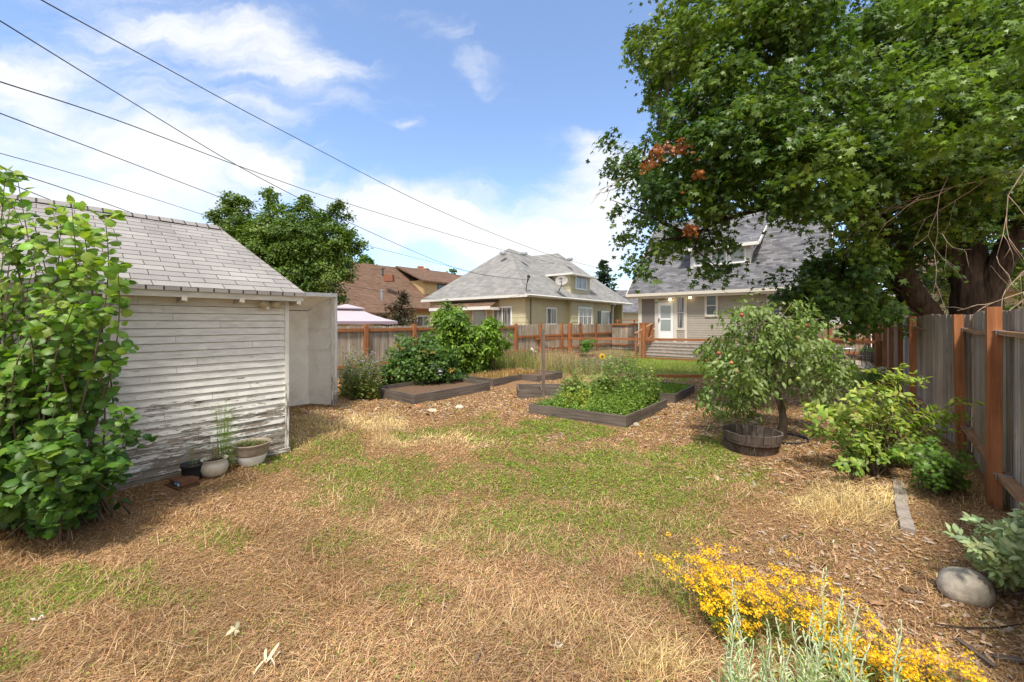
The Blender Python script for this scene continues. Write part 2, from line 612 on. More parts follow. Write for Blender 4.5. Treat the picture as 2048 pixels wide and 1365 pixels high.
MT = {}
MT['ground'] = M_ground()
MT['picket'] = M_wood("weathered_picket", (0.22, 0.18, 0.145), (0.70, 0.59, 0.47), streak=(0.7, 30, 1))
MT['picket_tan'] = M_wood("sun_bleached_picket", (0.24, 0.17, 0.11), (0.48, 0.36, 0.24))
MT['cedar'] = M_wood("stained_cedar", (0.24, 0.088, 0.035), (0.48, 0.20, 0.085), streak=(0.8, 26, 1), blotch=0.4)
MT['cedar_old'] = M_wood("faded_cedar_rail", (0.25, 0.13, 0.07), (0.50, 0.30, 0.18))
MT['bedwood'] = M_wood("grey_bed_board", (0.07, 0.058, 0.05), (0.23, 0.19, 0.16))
MT['barrel'] = M_wood("barrel_stave", (0.06, 0.045, 0.038), (0.24, 0.19, 0.16), streak=(1.5, 30, 1), knots=False)
MT['peel'] = M_paint_peel("peeling_white_paint", (0.87, 0.85, 0.80), (0.16, 0.135, 0.11), (0.34, 0.29, 0.24), 1.5, 0.36)
MT['oldwhite'] = M_paint_peel("dirty_white_paint", (0.84, 0.81, 0.74), (0.2, 0.17, 0.14), (0.36, 0.31, 0.26), 0.9, 0.25)
MT['panel'] = M_plain('stained_white_panel', (0.90, 0.88, 0.83), 0.7, 0.2, 3.5, 0.08, dirt=(0.66, 0.61, 0.53), bumps=0.1)
MT['white'] = M_plain("white_trim_paint", (0.76, 0.75, 0.71), 0.5, 0.3, 4, 0.06, bumps=0.05)
MT['vinyl'] = M_plain("white_vinyl", (0.82, 0.83, 0.84), 0.35, 0.4, 4, 0.03, bumps=0)
MT['tan'] = M_plain("tan_siding_paint", (0.40, 0.355, 0.295), 0.6, 0.3, 3, 0.08, bumps=0.05)
MT['trim'] = M_plain("cream_trim_paint", (0.66, 0.61, 0.53), 0.55, 0.3, 4, 0.05, bumps=0.05)
MT['screen'] = M_plain("porch_screen", (0.22, 0.20, 0.18), 0.7, 0.2, 30, 0.1)
MT['green_siding'] = M_plain("pale_olive_siding", (0.58, 0.53, 0.35), 0.65, 0.2, 3, 0.07, bumps=0.05)
MT['ochre'] = M_plain("ochre_stucco", (0.56, 0.40, 0.20), 0.8, 0.2, 3, 0.1)
MT['yellowwall'] = M_plain("butter_yellow_siding", (0.66, 0.57, 0.33), 0.7, 0.2, 3, 0.05)
MT['shed_roof'] = M_shingle("old_grey_shingle", (0.31, 0.29, 0.28), (0.40, 0.372, 0.355), (0.07, 0.058, 0.05), 0.325, 0.15, 0.009, 0.3)
MT['roof_dark'] = M_shingle("charcoal_shingle", (0.10, 0.10, 0.11), (0.24, 0.235, 0.25), (0.06, 0.06, 0.06), 0.30, 0.14, 0.006, 0.3, 0.4)
MT['roof_grey'] = M_shingle("light_grey_shingle", (0.235, 0.228, 0.22), (0.33, 0.32, 0.305), (0.15, 0.145, 0.14), 0.45, 0.16, 0.006, 0.2, 0.3)
MT['roof_brown'] = M_shingle("brown_shingle", (0.15, 0.09, 0.06), (0.22, 0.138, 0.095), (0.09, 0.05, 0.035), 0.5, 0.2, 0.01, 0.3, 0.4)
MT['glass'] = M_glass("window_glass")
MT['glass_curtain'] = M_glass("curtained_glass", (0.05, 0.05, 0.055), 0.1, (0.34, 0.34, 0.33))
MT['glass_pale'] = M_glass("door_glass", (0.30, 0.34, 0.33), 0.12)
MT['conc'] = M_plain("concrete", (0.36, 0.31, 0.27), 0.9, 0.15, 8, 0.2, dirt=(0.2, 0.17, 0.14))
MT['paving'] = M_plain("patio_concrete", (0.46, 0.39, 0.33), 0.9, 0.15, 5, 0.1)
MT['stone'] = M_plain("field_stone", (0.52, 0.46, 0.37), 0.9, 0.15, 14, 0.35, dirt=(0.28, 0.24, 0.19), bumps=0.8)
MT['metal'] = M_plain("galvanised_steel", (0.55, 0.56, 0.57), 0.4, 0.5, 12, 0.15, metallic=0.7)
MT['iron'] = M_plain("black_iron", (0.03, 0.033, 0.035), 0.4, 0.5, 12, 0.1)
MT['cable'] = M_plain("cable_jacket", (0.035, 0.033, 0.035), 0.6, 0.3, 12, 0.1, bumps=0)
MT['blackplastic'] = M_plain("black_plastic", (0.03, 0.033, 0.04), 0.5, 0.4, 12, 0.15)
MT['ceramic'] = M_plain("chalky_ceramic", (0.62, 0.57, 0.47), 0.45, 0.4, 8, 0.15, dirt=(0.38, 0.33, 0.25))
MT['tanband'] = M_plain("tan_glaze", (0.32, 0.26, 0.20), 0.5, 0.4, 10, 0.2)
MT['rust'] = M_plain("rusty_brown_card", (0.20, 0.095, 0.05), 0.8, 0.2, 12, 0.2)
MT['blue'] = M_plain("blue_print", (0.05, 0.24, 0.62), 0.5, 0.3, 12, 0.05)
MT['canopy'] = M_plain("mauve_canvas", (0.47, 0.41, 0.45), 0.85, 0.1, 3, 0.05, bumps=0.02)
MT['cover'] = M_plain("grey_cloth_cover", (0.40, 0.38, 0.37), 0.9, 0.1, 7, 0.15)
MT['soil'] = M_plain("potting_soil", (0.10, 0.065, 0.045), 0.95, 0.1, 30, 0.4, bumps=0.8)
MT['mulchbed'] = M_plain("bed_mulch", (0.20, 0.125, 0.08), 0.95, 0.1, 40, 0.5, bumps=1.0)
MT['bark'] = M_bark("maple_bark", (0.025, 0.018, 0.014), (0.075, 0.055, 0.042))
MT['bark_light'] = M_bark("smooth_bark", (0.10, 0.075, 0.055), (0.22, 0.17, 0.13))
MT['twig'] = M_plain("dead_twig", (0.40, 0.30, 0.22), 0.9, 0.1, 6, 0.3)
MT['leaf'] = M_leaf("leaf")
MT['leaf_maple'] = M_leaf("maple_leaf", 0.34, 0.4, 0.42)
MT['leaf_soft'] = M_leaf("soft_leaf", 0.25, 0.15, 0.7)
MT['petal'] = M_leaf("petal", 0.2, 0.2, 0.6)
MT['straw'] = M_leaf("straw", 0.15, 0.2, 0.6)
MT['lamp'] = M_emit("porch_lamp_glow", (1.0, 0.8, 0.45), 4.0)
MT['brick'] = M_plain("brick", (0.30, 0.13, 0.08), 0.9, 0.1, 10, 0.2)
MT['red'] = M_plain("red_cloth", (0.6, 0.06, 0.07), 0.8, 0.1, 5, 0.05)
MT['apple'] = M_plain("apple_skin", (1, 1, 1), 0.35, 0.4, 9, 0.1, bumps=0)
MT['chip'] = M_plain("bark_chip", (1, 1, 1), 0.9, 0.1, 20, 0.2, bumps=0.2)

# ------------------------------------------------------------------ leaves, blades, tubes in bulk
def polar(pts, fold=0.12):
    """closed outline from (degrees from tip, radius), mirrored; fan around the centre"""
    full = [(a, r) for a, r in pts] + [(-a, r) for a, r in reversed(pts) if 0 < a < 180]
    v = [(0, 0, 0)]
    for a, r in full:
        x, y = r * math.sin(R(a)), r * math.cos(R(a))
        v.append((x, y, -fold * r * r - 0.25 * fold * abs(x)))
    n = len(full)
    t = [(0, 1 + (i + 1) % n, 1 + i) for i in range(n)]
    return np.array(v, float), np.array(t)


L_MAPLE = polar([(0, 1.0), (20, .5), (46, .95), (72, .42), (104, .72), (145, .36), (180, .12)], .22)
L_ROUND = polar([(0, 1.0), (25, .82), (60, .78), (100, .78), (140, .72), (180, .55)], .2)
L_HAZEL = polar([(0, 1.12), (12, .86), (22, .9), (38, .8), (50, .86), (70, .76), (88, .8), (112, .72), (140, .7), (165, .62), (180, .42)], .28)
L_OVAL = polar([(0, 1.0), (22, .66), (60, .44), (115, .42), (155, .62), (180, .85)], .3)
L_SLIM = polar([(0, 1.0), (12, .6), (60, .16), (120, .16), (168, .6), (180, .9)], .35)
L_TINY = (np.array([(0, 1, 0), (.55, 0, -.1), (0, -.8, 0), (-.55, 0, -.1)], float), np.array([(0, 2, 1), (0, 3, 2)]))
L_LOBED = polar([(0, 1.0), (16, .45), (38, .8), (62, .4), (88, .6), (130, .35), (180, .3)], .2)


def norm(a):
    return a / np.maximum(np.linalg.norm(a, axis=-1, keepdims=True), 1e-9)


def place(tpl, pos, nrm, size, tipdir=None, rg=rng):
    """copies of a leaf: pos (n,3), normal (n,3), size (n,), tip direction"""
    n = len(pos)
    nrm = norm(nrm)
    if tipdir is None:
        tipdir = rg.normal(size=(n, 3))
    t = tipdir - nrm * np.sum(tipdir * nrm, axis=1, keepdims=True)
    t = norm(t)
    s = np.cross(t, nrm)
    v, tr = tpl
    v = v * np.array([1, 1, 1.0]); wv = (v[None, :, 0:1] * s[:, None, :] + v[None, :, 1:2] * t[:, None, :] + v[None, :, 2:3] * nrm[:, None, :]) * size[:, None, None] + pos[:, None, :]
    k = len(v)
    tt = tr[None, :, :] + (np.arange(n) * k)[:, None, None]
    return wv.reshape(-1, 3), tt.reshape(-1, 3), k


def pal(n, palette, rg=rng, jit=0.18):
    p = np.array(palette, float)
    c = p[rg.integers(0, len(p), n)]
    return np.clip(c * (1 + rg.normal(0, jit, (n, 1))) * (1 + rg.normal(0, jit * .35, (n, 3))), 0.004, 1)


def leaf_obj(name, tpl, pos, nrm, size, cols, mat, parent, tipdir=None, rg=rng):
    v, t, k = place(tpl, pos, nrm, size, tipdir, rg)
    tone = 1 + .10 * np.sin(np.arange(k) * 2.2); tone[0] = 1.22      # paler midrib
    c = np.repeat(cols, k, axis=0) * np.tile(tone, len(pos))[:, None]
    return np_mesh(name, v, t, np.clip(c, 0, 1), mat, parent)


def rdir(n, rg=rng):
    return norm(rg.normal(size=(n, 3)))


def lobes_to_leaves(lobes, per, clus_r, leafs, size, palette, rg, up=0.7, squash=0.75, clus_per=45, shell=0.55, droop=0.5):
    """lobes: (x,y,z,r). every lobe carries leaf sprays near its surface"""
    P_, N_, S_, C_, T_ = [], [], [], [], []
    palette = np.array(palette)
    for x, y, z, r in lobes:
        nc = max(3, int(per * r * r))
        d = rdir(nc, rg)
        rad = r * (shell + (1 - shell) * rg.random((nc, 1)) ** 0.6)
        c = np.array([x, y, z]) + d * rad * np.array([1, 1, squash])
        lobe_col = palette[rg.integers(0, len(palette))] * (1 + rg.normal(0, .12))
        for i in range(nc):
            m = int(clus_per * rg.uniform(.6, 1.4))
            q = rg.normal(size=(m, 3)) * clus_r * np.array([.55, .55, .3])
            q[:, 2] -= droop * (q[:, 0] ** 2 + q[:, 1] ** 2) / clus_r
            p = c[i] + q
            nn = np.array([0, 0, up]) + d[i] * 0.55 + rg.normal(size=(m, 3)) * 0.42
            P_.append(p); N_.append(nn)
            S_.append(size * rg.uniform(.5, 1.3, m))
            cc = palette[rg.integers(0, len(palette), m)] * .45 + lobe_col * .55
            cc = cc * (1 + rg.normal(0, .14, (m, 1))) * (1 + rg.normal(0, .05))
            C_.append(cc)
            T_.append(d[i] * .8 + q * 2 + np.array([0, 0, -.5]) + rg.normal(size=(m, 3)) * .5)
    return np.concatenate(P_), np.concatenate(N_), np.concatenate(S_), np.clip(np.concatenate(C_), .003, 1), np.concatenate(T_)


def np_blades(base, head, elev, length, width, curve, cols):
    """tapering bent blades. base (n,3); head azimuth; elev; arrays"""
    n = len(base)
    d = np.stack([np.cos(head), np.sin(head), np.zeros(n)], 1)
    s = np.stack([-np.sin(head), np.cos(head), np.zeros(n)], 1)
    ce, se = np.cos(elev)[:, None], np.sin(elev)[:, None]
    up = np.array([0, 0, 1.0])
    L = length[:, None]; w = width[:, None] / 2
    mid = base + (d * ce + up * se) * L * .55
    e2 = np.clip(elev - curve, -1.2, 1.55)
    tip = mid + (d * np.cos(e2)[:, None] + up * np.sin(e2)[:, None]) * L * .45
    tip[:, 2] = np.maximum(tip[:, 2], base[:, 2] + 0.002)
    v = np.stack([base - s * w, base + s * w, mid - s * w * .8, mid + s * w * .8, tip], 1).reshape(-1, 3)
    t = np.array([(0, 1, 3), (0, 3, 2), (2, 3, 4)])
    tt = (t[None] + (np.arange(n) * 5)[:, None, None]).reshape(-1, 3)
    return v, tt, np.repeat(cols, 5, axis=0)


def on_wall(o, h, px, py=None):
    k = (px - CX) / F
    s = (k * o[1] - o[0]) / (h[0] - k * h[1])
    if py is None: return s
    y = o[1] + s * h[1]
    return s, H + (HY - py) / F * y

# ================================================================== THE GROUND
def zones(x, y):
    """what grows or lies where: weights of green growth, pale straw, chip mulch; the rest is tan thatch"""
    y = np.maximum(y, 1e-3)
    px = CX + F * x / y; py = HY + H * F / y
    wob = 25 * np.sin(px / 41.0 + 1.7 * np.sin(py / 23.0)) + 14 * np.sin(px / 17.0 + py / 13.0)
    wob2 = 9 * np.sin(px / 29.0 + py / 19.0) + 5 * np.sin(px / 11.0)
    def ell(L):
        o = np.zeros_like(px)
        for cx, cy, rx, ry, w in L:
            q = ((px + wob - cx) / rx) ** 2 + ((py + wob2 - cy) / ry) ** 2
            o = np.maximum(o, w * np.clip(1.35 - q, 0, 1))
        return o
    green = ell([(1090, 858, 150, 22, 1.), (900, 865, 120, 14, .6), (1180, 950, 300, 55, .9), (1280, 985, 200, 45, .9), (1000, 1055, 130, 60, .6), (1170, 1060, 270, 60, .75),
                 (720, 945, 110, 45, .75), (690, 1010, 70, 30, .7), (150, 1170, 190, 42, .9), (60, 1215, 90, 45, .8), (640, 900, 80, 30, .6), (20, 1330, 50, 50, .6),
                 (1400, 905, 90, 26, .9), (1330, 1160, 90, 60, .6), (1420, 960, 120, 30, .5), (1350, 733, 150, 22, 1.4), (1700, 748, 90, 16, .9), (780, 1130, 110, 25, .4),
                 (560, 920, 50, 25, .6), (420, 1075, 90, 30, .45), (300, 1190, 110, 30, .6), (700, 1080, 80, 30, .45), (820, 1190, 90, 25, .4), (870, 960, 160, 40, .7), (1050, 900, 120, 25, .5), (1000, 738, 170, 14, .5), (1180, 740, 100, 18, .5), (950, 960, 120, 30, .45), (1130, 1110, 120, 25, .55)])
    straw = ell([(700, 850, 140, 22, 1.), (900, 880, 160, 14, .8), (1710, 1015, 110, 55, 1.1), (1480, 876, 80, 10, .9), (1300, 1330, 110, 40, .8), (1240, 752, 140, 8, 1.),
                 (600, 872, 60, 20, .8), (1010, 747, 90, 7, .8), (850, 1060, 150, 40, .35), (500, 1330, 300, 30, .2), (1100, 1250, 260, 40, .22), (1290, 772, 60, 8, .8)])
    chips = ell([(1000, 800, 320, 36, 1.2), (700, 825, 150, 16, 1.1), (1350, 835, 120, 36, 1.), (1640, 900, 300, 90, 1.), (1750, 1130, 300, 110, 1.), (1900, 1260, 300, 120, 1.1), (1560, 790, 300, 40, .9),
                 (1150, 880, 280, 10, .9), (860, 775, 260, 16, 1.), (330, 1000, 150, 30, .5), (1500, 1100, 100, 60, .5)])
    lawn = np.clip((19.8 - AB(x, y)[1]) * -2, 0, 1)
    green = np.maximum(green, lawn)
    chips = np.where(y > 4.4, chips, chips * .9) * (1 - np.clip(green, 0, 1) * .8)
    return green, straw, chips


def ground_color(x, y):
    g, s, c = zones(x, y)
    g, s, c = (np.clip(q, 0, 1)[..., None] for q in (g, s, c))
    base = np.array([0.34, 0.20, 0.095])
    col = base * (1 - c) + np.array([0.32, 0.185, 0.10]) * c
    col = col * (1 - .8 * s) + np.array([0.50, 0.37, 0.19]) * .8 * s
    col = col * (1 - .5 * g) + np.array([0.17, 0.18, 0.05]) * .5 * g
    return col


def build_ground():
    def sheet(xs, ys):
        X, Y = np.meshgrid(xs, ys)
        nx, ny = len(xs), len(ys)
        Z = hgt(X, Y)
        v = np.stack([X, Y, Z], -1).reshape(-1, 3)
        i = np.arange(nx * ny).reshape(ny, nx)
        q = np.stack([i[:-1, :-1], i[:-1, 1:], i[1:, 1:], i[1:, :-1]], -1).reshape(-1, 4)
        return v, q, ground_color(X, Y).reshape(-1, 3)
    xs = np.concatenate([-np.geomspace(900, 9.2, 22), np.arange(-9, 16, .07), np.geomspace(16.2, 900, 22)])
    ys = np.concatenate([-np.geomspace(900, 1.0, 14), np.arange(-.5, 13, .06), np.arange(13, 30, .25), np.geomspace(30.5, 1500, 24)])
    v, q, c = sheet(xs, ys)
    o = np_mesh("ground", v, q, c, MT['ground'])
    tag(o, kind='structure')


build_ground()

# patio slab by the house, right
tag(Mb().pbox(-4.6, 0.85, 20.3, 24.6, -.05, .03).build('patio', MT['paving'], loc=W(-2, 22)), kind='structure')

# ================================================================== HELPERS FOR BUILDINGS
def v3(o, h, n, s, d, z):
    return np.array([o[0] + h[0] * s + n[0] * d, o[1] + h[1] * s + n[1] * d, z])


def siding(mb, o, h, n, s0, s1, z0, z1, pitch=.115, d=.014, jit=.05, seg=None, slit=0.0):
    z = z0
    while z < z1 - .012:
        zt = min(z + pitch, z1) - slit
        cuts = [s0]
        if seg:
            s = s0 + random.random() * seg
            while s < s1 - .3:
                cuts.append(s); s += seg * random.uniform(.7, 1.3)
        cuts.append(s1)
        for a, b in zip(cuts[:-1], cuts[1:]):
            c = 1 - random.random() * jit
            e = b - (0.003 if b < s1 else 0)
            q = [v3(o, h, n, a, 0, z), v3(o, h, n, e, 0, z), v3(o, h, n, e, d, z), v3(o, h, n, a, d, z),
                 v3(o, h, n, a, 0, zt), v3(o, h, n, e, 0, zt), v3(o, h, n, e, d * .25, zt), v3(o, h, n, a, d * .25, zt)]
            mb.hexa(q, (c, c, c))
        z = zt + slit


def wbox(mb, o, h, n, s0, s1, d0, d1, z0, z1, col=(1, 1, 1)):
    p = v3(o, h, n, s0, d0, z0)
    mb.obox(p, v3(o, h, n, s1, d0, z0) - p, v3(o, h, n, s0, d1, z0) - p, (0, 0, z1 - z0), col)


def window(root, o, h, n, s0, s1, z0, z1, fw=.09, mull='v', fmat='vinyl', gmat='glass', proud=.04, name='window', base_d=.024, label=None):
    f = Mb()
    wbox(f, o, h, n, s0, s0 + fw, base_d, base_d + proud, z0, z1)
    wbox(f, o, h, n, s1 - fw, s1, base_d, base_d + proud, z0, z1)
    wbox(f, o, h, n, s0 + fw, s1 - fw, base_d, base_d + proud, z1 - fw, z1)
    wbox(f, o, h, n, s0 + fw, s1 - fw, base_d, base_d + proud * 1.3, z0, z0 + fw)
    if 'v' in mull:
        m = (s0 + s1) / 2; wbox(f, o, h, n, m - .025, m + .025, base_d, base_d + proud * .75, z0 + fw, z1 - fw)
    if 't' in mull:
        for q in (1 / 3, 2 / 3):
            m = s0 + fw + (s1 - s0 - 2 * fw) * q; wbox(f, o, h, n, m - .03, m + .03, base_d, base_d + proud * .75, z0 + fw, z1 - fw)
    if 'h' in mull:
        m = (z0 + z1) / 2; wbox(f, o, h, n, s0 + fw, s1 - fw, base_d, base_d + proud * .7, m - .025, m + .025)
    w = f.build(name, MT[fmat], root)
    if label: w["label"] = label
    g = Mb(); wbox(g, o, h, n, s0 + fw * .5, s1 - fw * .5, base_d - .004, base_d + proud * .35, z0 + fw * .5, z1 - fw * .5)
    g.build('pane', MT[gmat], w)
    return w


def roofq(mb, pts, uvo=(0, 0), col=(1, 1, 1)):
    """roof plane: uv in metres, u level along the eave (first edge)"""
    p = [np.array(q, float) for q in pts]
    e = p[1] - p[0]; e = e / np.linalg.norm(e)
    nn = np.cross(p[1] - p[0], p[2] - p[0]); nn /= np.linalg.norm(nn); t = np.cross(nn, e)
    mb.poly(p, col, [(float(np.dot(q - p[0], e)) + uvo[0], float(np.dot(q - p[0], t)) + uvo[1]) for q in p])


def slab(mb, pts, th):
    """roof plane with thickness th downward"""
    p = [np.array(q, float) for q in pts]
    roofq(mb, p)
    low = [q - np.array([0, 0, th]) for q in p]
    mb.poly(low[::-1])
    for i in range(len(p)):
        j = (i + 1) % len(p)
        mb.poly([p[i], low[i], low[j], p[j]], (.8, .8, .8))


# ================================================================== WHITE SHED, LEFT
def shed():
    t = thing('garden_shed', 'old white clapboard shed with peeling paint and grey shingle roof on the left', 'shed', W(-6, 0))
    o = W(-6, 0)[:2]; b0, b1 = -3.6, 2.25
    z1 = 2.22
    m = Mb(); siding(m, o, U, V, b0, b1, .06, z1, .088, .022, .08, seg=2.6, slit=.006)
    m.build('wall', MT['peel'], t)
    m = Mb()
    aw = -6.0; ar = -8.05; al = -10.1; zr = 3.39; ze = 2.2
    m.pbox(al + .3, aw - .01, b0, b0 + .08, 0, 2.15); m.pbox(al + .3, aw - .01, b1 - .08, b1 - .005, 0, 2.15)
    m.pbox(al + .3, al + .38, b0 + .08, b1 - .08, 0, 2.15)
    for bb in (b0, b1 - .075):   # gable triangles
        k_ = .5 if bb > 0 else 0
        p = [W(al + .3, bb, 2.15), W(aw - .01, bb, 2.15), W(ar, bb - k_, zr - .12)]
        q = [W(al + .3, bb + .07, 2.15), W(aw - .01, bb + .07, 2.15), W(ar, bb + .07 - k_, zr - .12)]
        m.poly(p); m.poly(q[::-1])
    m.build('end_wall', MT['oldwhite'], t)
    m = Mb(); wb = Mb()
    m.pbox(-6.0, -5.97, b1 - .03, b1 + .02, .02, z1 - .02); m.build('corner_board', MT['peel'], t)
    m = Mb()
    m.pbox(-6.03, -5.945, b0, b1 + .03, 0, .05); m.pbox(-5.984, -5.965, b0, b1 - .11, z1 - .17, z1 - .03)
    m.build('sill_board', MT['peel'], t)
    bo0, bo1 = b0 - .3, b1 + .14
    m = Mb()
    slope = (zr - ze) / (-5.72 - ar)
    slab(m, [W(-5.72, bo0, ze), W(-5.72, bo1, ze), W(ar, bo1 - .42, zr), W(ar, bo0, zr)], .045)
    slab(m, [W(al - .1, bo1, ze), W(al - .1, bo0, ze), W(ar - .001, bo0, zr), W(ar - .001, bo1 - .42, zr)], .045)
    m.build('roof', MT['shed_roof'], t)
    m = Mb()   # ridge caps
    k = 0; b = bo0
    while b < bo1 - .42:
        e = min(b + .3, bo1 - .42); zz = zr + .014 + .004 * (k % 2)
        for sg in (1, -1):
            m.poly([W(ar, b, zz + .01), W(ar + sg * .15, b, zz - .15 * .5), W(ar + sg * .15, e, zz - .15 * .5), W(ar, e, zz + .01)][::sg], (1, 1, 1) if k % 2 else (.86, .84, .83))
        b = e; k += 1
    m.build('ridge_cap', MT['shed_roof'], t)
    m = Mb(); m.pbox(-5.79, -5.745, bo0 + .02, bo1 - .02, ze - .115, ze - .045, (.8, .78, .74)); m.build('fascia', MT['oldwhite'], t)
    for px in (95, 212, 369, 484, 590):
        s = on_wall(W(-5.75, 0)[:2], U, px) if px < 590 else b1 + .06
        m = Mb()
        m.hexa([W(-6, s - .03, ze - .17), W(-6, s + .03, ze - .17), W(-6, s + .03, ze - .05), W(-6, s - .03, ze - .05),
                W(-5.735, s - .025, ze - .15), W(-5.735, s + .025, ze - .16), W(-5.735, s + .025, ze - .1), W(-5.735, s - .025, ze - .1)], (.62, .58, .52))
        m.build('rafter_tail', MT['peel'], t)
    # window behind the big leaves
    s0 = on_wall(o, U, 95); s1 = on_wall(o, U, 238); zb = on_wall(o, U, 238, 757)[1]; zt = on_wall(o, U, 238, 620)[1]
    w = window(t, o, U, V, s0, s1, zb, zt, .12, 'h', 'oldwhite', 'glass', .03, base_d=.016)
    m = Mb(); wbox(m, o, U, V, s0 - .05, s1 + .03, .016, .085, zb - .04, zb - .002); m.build('sill', MT['oldwhite'], w)
    # twin floodlight with sensor under the eave
    s, z = on_wall(o, U, 530, 604)
    m = Mb(); c = v3(o, U, V, s, .02, z)
    nv = np.array([*V, 0]); nu = np.array([*U, 0])
    m.tube([c - nv * .01, c + nv * .03], [.05, .05], 12); r = m.build('security_light', MT['vinyl'], t, True)
    for du, dz, col in ((-.035, -.0, 1), (.06, .0, 1)):
        m = Mb(); p = c + nv * .03 + nu * du
        q = p + (nv * .09 + nu * du * .9 + np.array([0, 0, -.045]))
        m.tube([p, p + (q - p) * .3, q, q], [.02, .038, .055, .048], 14, (.92, .9, .82)); m.build('lamp_head', MT['ceramic'], r, True)
    m = Mb(); p = c + nv * .04 + np.array([0, 0, -.05]); m.tube([p, p + nv * .04 + np.array([0, 0, -.05])], [.022, .028], 10); m.build('sensor', MT['vinyl'], r, True)
    # lean-to at the far corner
    m = Mb()
    A = G(576, 816)[:2] + 0; B = G(617, 808)[:2]; C = G(664, 810)[:2]
    # make the back panel reach left behind the shed corner
    D = A + (A - B) / np.linalg.norm(A - B) * 1.2
    def panel(p, q, z0, z1a, z1b, th=.03):
        d = (q - p) / np.linalg.norm(q - p); n = np.array([-d[1], d[0]]) * th
        m.hexa([(*p, z0), (*q, z0), (*(q + n), z0), (*(p + n), z0), (*p, z1a), (*q, z1b), (*(q + n), z1b), (*(p + n), z1a)])
    yB = B[1]; zB = H + (HY - 623) / F * yB; zC = H + (HY - 593) / F * C[1]
    panel(D, A + (B - A) * .0, 0, zB - .0, zB); panel(A, B, 0, zB, zB)
    m.build('lean_to_back', MT['panel'], t)
    m = Mb(); panel(B, C, 0, zB, zC); m.build('lean_to_side', MT['panel'], t)
    m = Mb()
    dv = (C - B) / np.linalg.norm(C - B); nn = np.array([dv[1], -dv[0]])
    for zq, w_ in ((H + (HY - 655) / F * yB, .05), (H + (HY - 695) / F * yB, .09)):
        m = Mb(); p = B + nn * .005; m.obox((*p, zq - w_ / 2), (*(C - B) * .93, 0), (*(nn * .022), 0), (0, 0, w_)); m.build('batten', MT['panel'], t)
    m = Mb()
    m.hexa([(*(B + nn * .004), zB - .14), (*(B + nn * .024), zB - .14), (*(B + nn * .024), zB), (*(B + nn * .004), zB),
            (*(C + nn * .004 - dv * .05), zC - .16), (*(C + nn * .024 - dv * .05), zC - .16), (*(C + nn * .024 - dv * .05), zC - .02), (*(C + nn * .004 - dv * .05), zC - .02)])
    m.build('batten', MT['panel'], t)
    m = Mb(); m.obox((*(C + nn * .03), 0), (*(dv * .09), 0), (*(nn * -.09), 0), (0, 0, zC - .02)); m.build('corner_post', MT['peel'], t)
    E = P(596, 587, 6.9); 
    m = Mb()
    c0 = np.array([*(C + dv * .12), zC + .03]); c1 = np.array([*(B - dv * .02), zB + .02]); c2 = np.array([*D, zB + .02]); 
    m.poly([E, c0, c1, c2]); m.poly([q + np.array([0, 0, .025]) for q in (c2, c1, c0, E)])
    m.build('lean_to_roof', MT['panel'], t)
    m = Mb(); m.beam(E + np.array([0, 0, -.01]), c0 + np.array([0, 0, -.01]), .025, .075); m.build('lean_to_fascia', MT['peel'], t)


shed()


